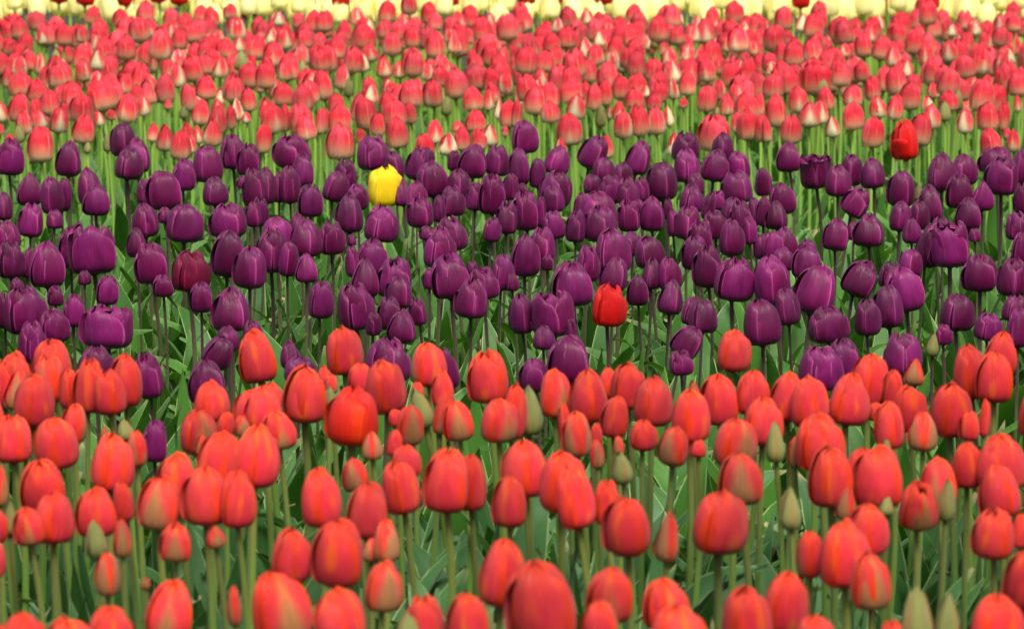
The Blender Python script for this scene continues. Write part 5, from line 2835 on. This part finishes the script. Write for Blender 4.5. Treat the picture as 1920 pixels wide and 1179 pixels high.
Rs -217 11000 436 73 112 0
Rs 1486 10893 448 79 119 0
Rs 786 11097 409 66 101 9
Rs 113 10725 408 68 104 7
Rs -2047 11287 404 67 88 3
Rs 1707 11221 385 60 90 -3
Rs -189 10844 413 63 91 0
Rs 106 11256 393 70 104 -4
Rs -982 11272 417 80 112 -10
Rs 1796 10836 448 64 99 -4
Rs -1552 10971 427 64 88 -3
Rs -40 10951 428 77 102 0
Rs -1807 11277 460 68 87 -3
Rs 505 10775 426 71 92 0
Rs 181 11206 466 75 99 11
Rs -824 10701 408 71 99 -3
Rs 1339 10947 396 73 94 -3
Rs -1959 11228 438 68 95 -2
Rs 1219 10733 435 62 92 -5
Rs 498 11213 485 68 101 2
Rs -264 11111 458 73 104 9
Rs 410 10744 428 63 90 -1
Rs 1933 11043 403 60 87 0
Rs -486 10884 365 68 86 -4
Rs -841 11046 426 78 119 1
Rs 1526 10743 438 65 90 4
Rs -1428 10924 477 68 94 0
Rs -1309 11200 404 63 92 -7
Rs -743 10752 428 63 96 -1
Rs 644 11277 462 68 86 3
Rs 363 11200 427 73 105 2
Rs -772 11055 399 74 97 -1
Rs -1864 10838 407 63 84 5
Rs 1952 10830 408 71 107 6
Rs -874 10794 458 71 108 -4
Rs -1052 11008 439 57 86 0
Rs -1513 11263 427 74 105 3
Rs 1279 11163 432 60 89 -5
Rs -1665 11160 431 59 86 -3
Rs 298 11013 456 69 95 9
Rs 610 10806 436 63 86 -2
Rs 1661 11135 412 68 100 -3
Rs 122 10825 428 69 90 -2
Rs -1185 10746 425 66 84 -4
Rs 1032 11029 377 67 98 7
Rs -11 11145 430 68 90 -2
Rs -1849 11020 429 67 98 -3
Rs -1956 11043 436 69 91 -12
Rs -1810 10711 445 70 97 2
Rs 1942 11187 467 67 93 4
Rs -440 11282 409 68 103 -1
Rs -1104 10809 453 70 103 -2
Rs 211 10701 436 64 90 -6
Rs -1603 10747 450 60 78 4
Rs 1274 10902 420 59 85 1
Rs -2058 11039 454 72 102 2
Rs 1000 10943 404 66 91 -1
Rs -1861 11239 446 71 89 1
Rs -1726 10855 430 66 102 -9
Rs -417 10907 381 69 89 -1
Rs 471 10972 376 77 115 2
Rs -2060 11191 441 65 90 0
Rs 348 10731 429 68 103 2
Rs 1837 10756 443 67 91 2
Rs -759 10839 421 60 84 5
Rs 928 10898 435 73 110 4
Rs -539 10979 451 66 97 -4
Rs 230 10898 437 72 99 5
Rs 462 11290 442 64 86 3
Rs -198 11245 446 72 94 -5
Rs 362 10960 461 71 90 -2
Rs -1330 10947 467 72 105 -2
Rs 168 11021 432 66 97 -2
Rs -375 10791 446 68 102 -3
Rs -613 10938 385 68 100 -2
Rs 891 10775 436 62 89 -3
Rs -760 10951 435 66 98 -5
Rs 588 10719 419 72 106 -6
Rs 543 11271 503 68 92 6
Rs 1185 11291 419 71 107 4
Rs -1478 11137 448 75 111 -1
Rs 33 10853 440 70 97 8
Rs -672 10731 440 75 96 3
Rs -1624 11081 440 76 96 2
Rs -1055 11133 414 70 93 6
Rs 1962 10922 469 72 96 7
Rs -453 11122 404 69 99 3
Rs -1495 11031 431 63 81 -2
Rs -1676 10754 407 65 97 -3
Rs 747 10894 431 62 90 -7
Rs -1496 10834 423 70 88 7
Rs 1195 11000 450 73 96 1
Rs 1624 11201 416 73 102 -1
Rs -1881 10706 408 69 105 -3
Rs -917 11063 352 67 97 -1
Rs -1895 11096 432 77 103 1
Rs 526 11130 449 64 89 8
Rs -267 10821 414 70 88 2
Rs 371 10884 404 67 97 1
Rs 1726 10757 417 69 103 -3
Rs 1622 10804 431 67 104 -2
Rs 2025 10922 401 64 89 -3
Rs -607 11222 457 68 96 1
Rs 1535 11219 439 68 88 0
Rs -581 11089 428 64 86 3
Rs -1202 10974 405 62 81 4
Rs -1647 10876 409 67 84 0
Rs 2028 11212 428 62 85 -2
Rs 798 11291 444 75 98 2
Rs 1423 11143 408 79 114 8
Rs -1794 11110 371 60 87 -2
Rs 1422 10760 400 62 82 -2
Rs -1305 10787 431 62 88 -3
Rs -1737 11158 462 69 101 3
Rs 1811 11027 411 66 90 5
Rs 855 10866 441 67 104 -3
Rs -311 10879 422 69 94 1
Rs -208 11151 440 73 98 1
Rs -1126 11068 393 77 111 2
Rs -1412 11126 413 66 102 1
Rs 1897 11289 430 68 92 8
Rs 244 10778 431 66 95 -4
Rs -2012 10820 452 71 105 -4
Rs 1391 11224 369 68 90 -1
Rs -1732 11247 469 70 92 -2
Rs 650 11149 470 68 92 -1
Rs -128 10911 441 68 98 3
Rs 722 11163 426 76 108 3
Rs -43 11280 422 58 79 4
Rs 1976 10748 463 65 95 1
"""

def read(txt):
    out = []
    for ln in txt.strip().split('\n'):
        a = ln.split()
        out.append((a[0][0], a[0][1], *[int(q) / 1000 for q in a[1:6]], float(a[6])))
    return out
ONE, REST = read(TULIPS), read(OTHERS)

def look(r, bed, k):
    """flower form, petal material, how green, how light"""
    ch = lambda **w: r.choices(list(w), list(w.values()))[0]
    g, m, f = 0.0, bed, 'closed'
    sh = min(1, max(0, r.gauss(.42, .22)))
    if bed == 'O':
        if k == 'r': f = ch(egg=8, round=2, closed=2, ajar=2); g = r.choice([0, 0, 0, .12])
        elif k == 'f': f = ch(egg=8, ajar=1); g = r.uniform(.6, .9)
        elif k == 'm': f = ch(bud=1, closed=1); g = r.uniform(.85, 1.0)
        elif k == 'b': f = 'bud'; m = 'B'
        elif k == 'd': f = 'round'; m = 'D'; sh = .45
    elif bed == 'P':
        if k == 'c': f = ch(round=4, closed=3, ajar=5); sh = min(1, max(0, r.gauss(.38, .3)))
        elif k == 'o': f = 'ajar'
        elif k == 'O': f = 'open'; sh = .8
        elif k == 'p': f = 'pointed'
        elif k == 'L': f = 'round'; sh = .95
        elif k == 'R': f = 'ajar'; m = 'M'
        elif k == 'W': f = 'splayed'
        elif k == 'S': f = 'ajar'; m = 'S'; sh = .45
        elif k == 'Y': f = 'goblet'; m = 'Y'; sh = .75
        elif k == 'B': f = 'bud'; m = 'B'
    elif bed == 'K':
        if k == 'r': f = ch(egg=6, closed=3, round=1); g = r.choice([0, 0, .25, .4, .5])
        elif k == 's': f = ch(round=2, ajar=3); g = 0; sh = .4
        elif k == 'g': f = ch(closed=4, bud=1); g = r.uniform(.5, .8)
        elif k == 'w': f = 'bud'; g = r.uniform(.85, 1)
        elif k == 'b': f = 'bud'; m = 'B'
        elif k == 'T': f = 'bent'; m = 'S'; sh = .6
    elif bed == 'Y': f = ch(ajar=3, open=2); m = 'C'; sh = 1
    elif bed == 'R': f = ch(ajar=2, round=2); m = 'S'; sh = .5
    return f, m, g, sh
_cache = {}
def head_meshes(form, mat, i, lod):
    key = (form, mat, i, lod)
    if key not in _cache:
        outs, inn = (HI if lod == 0 else LO)[form][i]
        if lod < 2:
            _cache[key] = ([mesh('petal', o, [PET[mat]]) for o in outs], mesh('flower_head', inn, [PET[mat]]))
        else:
            _cache[key] = ([], mesh('flower_head', merge(outs + [inn]), [PET[mat]]))
    return _cache[key]
STEM_M = {b: [mesh('stem', s, [STEM[b]]) for s in STEM_S] for b in 'OPK'}
LEAF_M = {b: [mesh('leaf', s, [LEAF[b]]) for s in LEAF_S] for b in 'OPK'}
LEAF_R = {'O': (4, .26, .42), 'P': (3, .27, .40), 'K': (2, .18, .27)}
THICK = {'O': .0098, 'P': .0072, 'K': .0088}
def tilted(rx, ry, rz):
    from mathutils import Matrix
    return (Matrix.Rotation(ry, 4, 'Y') @ Matrix.Rotation(rx, 4, 'X') @ Matrix.Rotation(rz, 4, 'Z')).to_euler()
def make_tulip(r, bed, k, x, y, z, W, L, tl):
    """an Empty on the soil > stem, leaves, flower_head > three outer petals"""
    form, mat, g, sh = look(r, bed, k)
    if form not in ('bud', 'bent', 'splayed', 'goblet', 'open'):
        big = {'P': .078, 'K': .064}.get(bed, 9)
        if W > big: form = r.choice(['cup', 'ajar', 'ajar']); W = min(W, big * 1.22)
    sb = bed if bed in 'OPK' else 'K'
    if k in 'SY' and bed == 'P': sb = 'K' if k == 'Y' else 'P'
    seed = r.random()
    lean = math.radians(tl if abs(tl) > 3 else r.gauss(0, 4)); leany = math.radians(r.gauss(0, 4))
    rx_, ry_ = x - math.sin(lean) * z * .45 + r.gauss(0, .008), y + r.gauss(0, .012)
    root = bpy.data.objects.new({'PY': 'yellow', 'PS': 'red', 'KT': 'red'}.get(bed + k, {'O': 'orange', 'P': 'purple', 'K': 'pink', 'Y': 'cream', 'R': 'scarlet'}[bed]) + '_tulip', None); C.objects.link(root)
    root.empty_display_size = .05
    root.location = (rx_, ry_, 0)
    # stem, standing from the root to the base of the flower
    dx, dy = x - rx_, y - ry_
    ln = math.sqrt(dx * dx + dy * dy + z * z)
    st = bpy.data.objects.new('stem', r.choice(STEM_M[sb])); C.objects.link(st); st.parent = root
    th = THICK[sb] * min(1.15, max(.7, W / .055)) 
    st.scale = (th, th, ln + .004)
    st.rotation_euler = (-math.asin(dy / ln), math.atan2(dx, z), 0)
    st.color = (0, sh, seed, 1)
    # leaves
    n, l0, l1 = LEAF_R[sb]
    if bed in 'YR': n = 0
    a0 = r.uniform(0, 6.28)
    for i in range(n):
        lf = bpy.data.objects.new('leaf', r.choice(LEAF_M[sb])); C.objects.link(lf); lf.parent = root
        s = r.uniform(l0, l1) * (1 - .12 * i)
        lf.scale = (s, s * r.uniform(.8, 1.25), s)
        a = a0 + i * 2.3 + r.gauss(0, .4)
        lf.rotation_euler = (0, 0, a); lf.location = (.006 * math.cos(a), .006 * math.sin(a), .012 * i)
        lf.color = (0, r.random(), r.random(), 1)
    # flower
    lod = 0 if y < 7.2 else 1 if bed not in 'YR' else 2
    petals, hm = head_meshes(form, mat, r.randrange(len(HI[form])), lod)
    hd = bpy.data.objects.new('flower_head', hm); C.objects.link(hd); hd.parent = root
    hd.location = (dx, dy, z)
    grow = 1 if k in 'SYT' else {'O': .99, 'P': 1.06, 'K': 1.02}.get(bed, 1)
    hd.scale = (W * grow, W * grow, L * 1.03)
    rz = r.uniform(0, 6.28)
    if form == 'bent': rz = math.radians(-128)
    if k == 'f': rz = math.radians(-90 + 120 * r.randrange(3)) + r.gauss(0, .45)
    if form == 'splayed': rz = math.radians(-30)
    hd.rotation_euler = tilted(leany, lean, rz)
    hd.color = (g * .6, sh, seed, 1)
    for i, pm in enumerate(petals):
        p = bpy.data.objects.new('petal', pm); C.objects.link(p); p.parent = hd
        gg = g * (1 if r.random() < .75 or k == 'm' else .5)
        p.color = (min(1, gg), min(1, max(0, sh + r.gauss(0, .07))), (seed + .31 * i) % 1, 1)
    return root

ORD = ['', 'first', 'second', 'third', 'fourth', 'fifth', 'sixth', 'seventh', 'eighth', 'ninth', 'tenth', 'eleventh', 'twelfth',
       'thirteenth', 'fourteenth', 'fifteenth', 'sixteenth', 'seventeenth', 'eighteenth', 'nineteenth', 'twentieth', 'twenty-first',
       'twenty-second', 'twenty-third', 'twenty-fourth', 'twenty-fifth', 'twenty-sixth', 'twenty-seventh', 'twenty-eighth', 'twenty-ninth', 'thirtieth']
BED = {'O': 'orange bed', 'P': 'purple bed', 'K': 'pink bed', 'Y': 'cream bed', 'R': 'far red bed'}
GROUP = {'O': 'orange-red tulips in the front bed', 'P': 'purple tulips in the middle bed', 'K': 'pink-red tulips in the bed behind the purple ones',
         'Y': 'cream yellow tulips behind the pink ones', 'R': 'scarlet tulips standing among the cream ones'}
WORDS = {'Or': 'orange-red tulip', 'Of': 'orange tulip with brownish green flame', 'Om': 'brownish pink half-coloured bud', 'Ob': 'olive green tulip bud',
         'Pc': 'closed purple tulip', 'Po': 'purple tulip just opening', 'PO': 'wide open lilac-purple tulip', 'Pp': 'pointed purple tulip',
         'PL': 'large pale purple tulip', 'PB': 'pale green bud', 'Kr': 'pink-red tulip', 'Kg': 'pink tulip with cream-green base',
         'Ks': 'scarlet-pink tulip', 'Kw': 'cream and pink striped bud', 'Kb': 'small green bud', 'Yy': 'cream yellow tulip', 'Rs': 'scarlet tulip',
         'PW': 'splayed purple tulip', 'PR': 'wine-red tulip'}
SINGLE = {'PY': 'single bright yellow tulip standing among the dark purple tulips',
          'PS': 'single bright red tulip standing at the front of the purple tulips',
          'PR': 'dark wine-red tulip, redder than the purple tulips round it',
          'PW': 'purple tulip with petals splayed wide at the back of the purple bed',
          'KT': 'twisted scarlet tulip with one petal folded down, at the front of the pink bed',
          'Od': 'deep red wide tulip, darker than the orange tulips beside it'
          }
marks = {b + k: (x, y) for b, k, x, y, *_ in ONE if b + k in ('PY', 'PS', 'KT', 'PR')}
MARKNAME = {'PY': 'the yellow tulip', 'PS': 'the lone red tulip', 'KT': 'the twisted scarlet tulip', 'PR': 'the wine-red tulip'}
labels = {}
for bed in 'OPKYR':
    L = sorted([(t[3], i) for i, t in enumerate(ONE) if t[0] == bed])
    nrow = max(1, round(len(L) / 22)); per = math.ceil(len(L) / nrow)
    for q in range(nrow):
        row = [i for _, i in L[q * per:(q + 1) * per]]
        row.sort(key=lambda i: ONE[i][2] / ONE[i][3])
        rn = 'front row' if q == 0 else 'back row' if q == nrow - 1 else ORD[q + 1] + ' row'
        wid = sorted(ONE[i][5] for i in row)
        for j, i in enumerate(row):
            t = ONE[i]; w = WORDS.get(bed + t[1], 'tulip')
            if t[5] >= wid[int(len(wid) * .8)]: w = 'large ' + w if 'large' not in w else w
            elif t[5] <= wid[int(len(wid) * .18)] and 'small' not in w: w = 'small ' + w
            if t[7] > 9: w = 'right-leaning ' + w
            if t[7] < -7: w = 'left-leaning ' + w
            back = len(row) - j
            pos = (ORD[j + 1] + ' from left' if j > 0 else 'leftmost') if j < len(row) / 2 else (ORD[back] + ' from right' if back > 1 else 'rightmost')
            labels[i] = '%s, %s in %s of %s' % (w, pos, rn, BED[bed])
            if bed == 'R': labels[i] = 'scarlet tulip rising out of the cream yellow tulips, ' + pos
for mk, (mx, my) in marks.items():
    names = {}
    for i, t in enumerate(ONE):
        if t[0] + t[1] in SINGLE or t[0] != mk[0]: continue
        ddx = (t[2] / t[3] - mx / my) * 6000; ddy = (CAM_H - t[4]) / t[3] * 6000 - (CAM_H - .4) / my * 6000
        d = math.hypot(ddx, ddy)
        side = ('just right of' if ddx > 0 else 'just left of') if abs(ddx) > abs(ddy) else ('just below' if ddy > 0 else 'just above')
        if d < 95 and (side not in names or d < names[side][0]): names[side] = (d, i)
    for side, (d, i) in names.items():
        labels[i] = '%s %s %s' % (WORDS[ONE[i][0] + ONE[i][1]], side, MARKNAME[mk])
R_ = random.Random(77)
for i, t in enumerate(ONE):
    o = make_tulip(R_, *t)
    bk = t[0] + t[1]
    o['category'] = 'tulip'
    o['label'] = SINGLE.get(bk, labels[i])
    if bk not in SINGLE: o['group'] = GROUP[t[0]]

# ---------------------------------------------------------------- the rest of the beds, joined
from mathutils import Matrix, Vector, Euler
def joined(name, items):
    """items: (shape, matrix, material, flower numbers)"""
    mats = []; V = []; Q = []; U = []; F = []; MI = []; o = 0
    for (v, q, uv), M, mt, fl in items:
        if mt not in mats: mats.append(mt)
        A = np.array(M)
        V.append(v @ A[:3, :3].T + A[:3, 3]); U.append(uv); qa = np.array(q) + o; Q.append(qa); o += len(v)
        F.append(np.tile(fl, (len(v), 1))); MI.append(np.full(len(q), mats.index(mt)))
    me = mesh(name, (np.concatenate(V), np.concatenate(Q), np.concatenate(U)), mats, np.concatenate(MI), np.concatenate(F))
    ob = bpy.data.objects.new(name, me); C.objects.link(ob); ob['kind'] = 'stuff'
    return ob
NAMES = {'O': 'orange_tulips', 'P': 'purple_tulips', 'K': 'pink_tulips', 'Y': 'cream_tulips', 'R': 'scarlet_tulips'}
LOWHEAD = {(f, i): merge(o + [n]) for f in LO for i, (o, n) in enumerate(LO[f])}
LOWSTEM = [stem_shape(rng, .5, 5, 4) for _ in range(4)]
for bed in 'OPKYR':
    items = []
    for t in REST:
        if t[0] != bed: continue
        _, k, x, y, z, W, L, tl = t
        f, m, g, sh = look(R_, bed, k)
        sb = bed if bed in 'OPK' else 'K'
        fl = (g, sh, R_.random(), 1)
        M = Matrix.Translation((x, y, z)) @ Euler((math.radians(R_.gauss(0, 4)), math.radians(tl), R_.uniform(0, 6.28))).to_matrix().to_4x4() @ Matrix.Diagonal((W, W, L, 1))
        items.append((LOWHEAD[(f, R_.randrange(len(LO[f])))], M, PETJ[m], fl))
        items.append((R_.choice(LOWSTEM), Matrix.Translation((x, y, 0)) @ Matrix.Diagonal((THICK[sb], THICK[sb], z + .004, 1)), STEMJ[sb], fl))
    o = joined(NAMES[bed], items)
    o['label'] = {'O': 'more orange-red tulips carrying the front bed on', 'P': 'more purple tulips carrying the middle bed on',
                  'K': 'far rows of pink-red tulips packed tightly behind the nearer ones', 'Y': 'more cream yellow tulips of the far bed',
                  'R': 'more scarlet tulips of the farthest bed'}[bed]
    o['category'] = 'tulips'
UNDER = [leaf(rng, lean=rng.uniform(.05, .5), curl=c, width=rng.uniform(.12, .22), fold=rng.uniform(.2, .6), nu=2, nv=8, tipdrop=td)
         for c, td in ((.1, 0), (.3, 0), (.5, 0), (.9, 0), (.4, .5), (1.2, 0), (.2, .2), (.7, .2))]
for bed, y0, y1, num, l0, l1 in (('O', 2.35, 4.3, 2100, .18, .38), ('P', 4.1, 6.75, 3600, .18, .37), ('K', 6.72, 11.5, 6500, .14, .27)):
    items = []
    for _ in range(num):
        y = R_.uniform(y0, y1); x = R_.uniform(-1, 1) * (y * .16 + .55)
        s = R_.uniform(l0, l1)
        M = Matrix.Translation((x, y, -.005)) @ Matrix.Rotation(R_.uniform(0, 6.28), 4, 'Z') @ Matrix.Diagonal((s, s * R_.uniform(.8, 1.2), s, 1))
        items.append((R_.choice(UNDER), M, LEAFJ[bed], (0, R_.random(), R_.random(), 1)))
    o = joined('tulip_leaves', items)
    o['label'] = {'O': 'blue-green tulip leaves filling the ground under the orange bed', 'P': 'bright green pointed tulip leaves under the purple bed',
                  'K': 'green tulip leaves under the pink bed'}[bed]
    o['category'] = 'leaves'
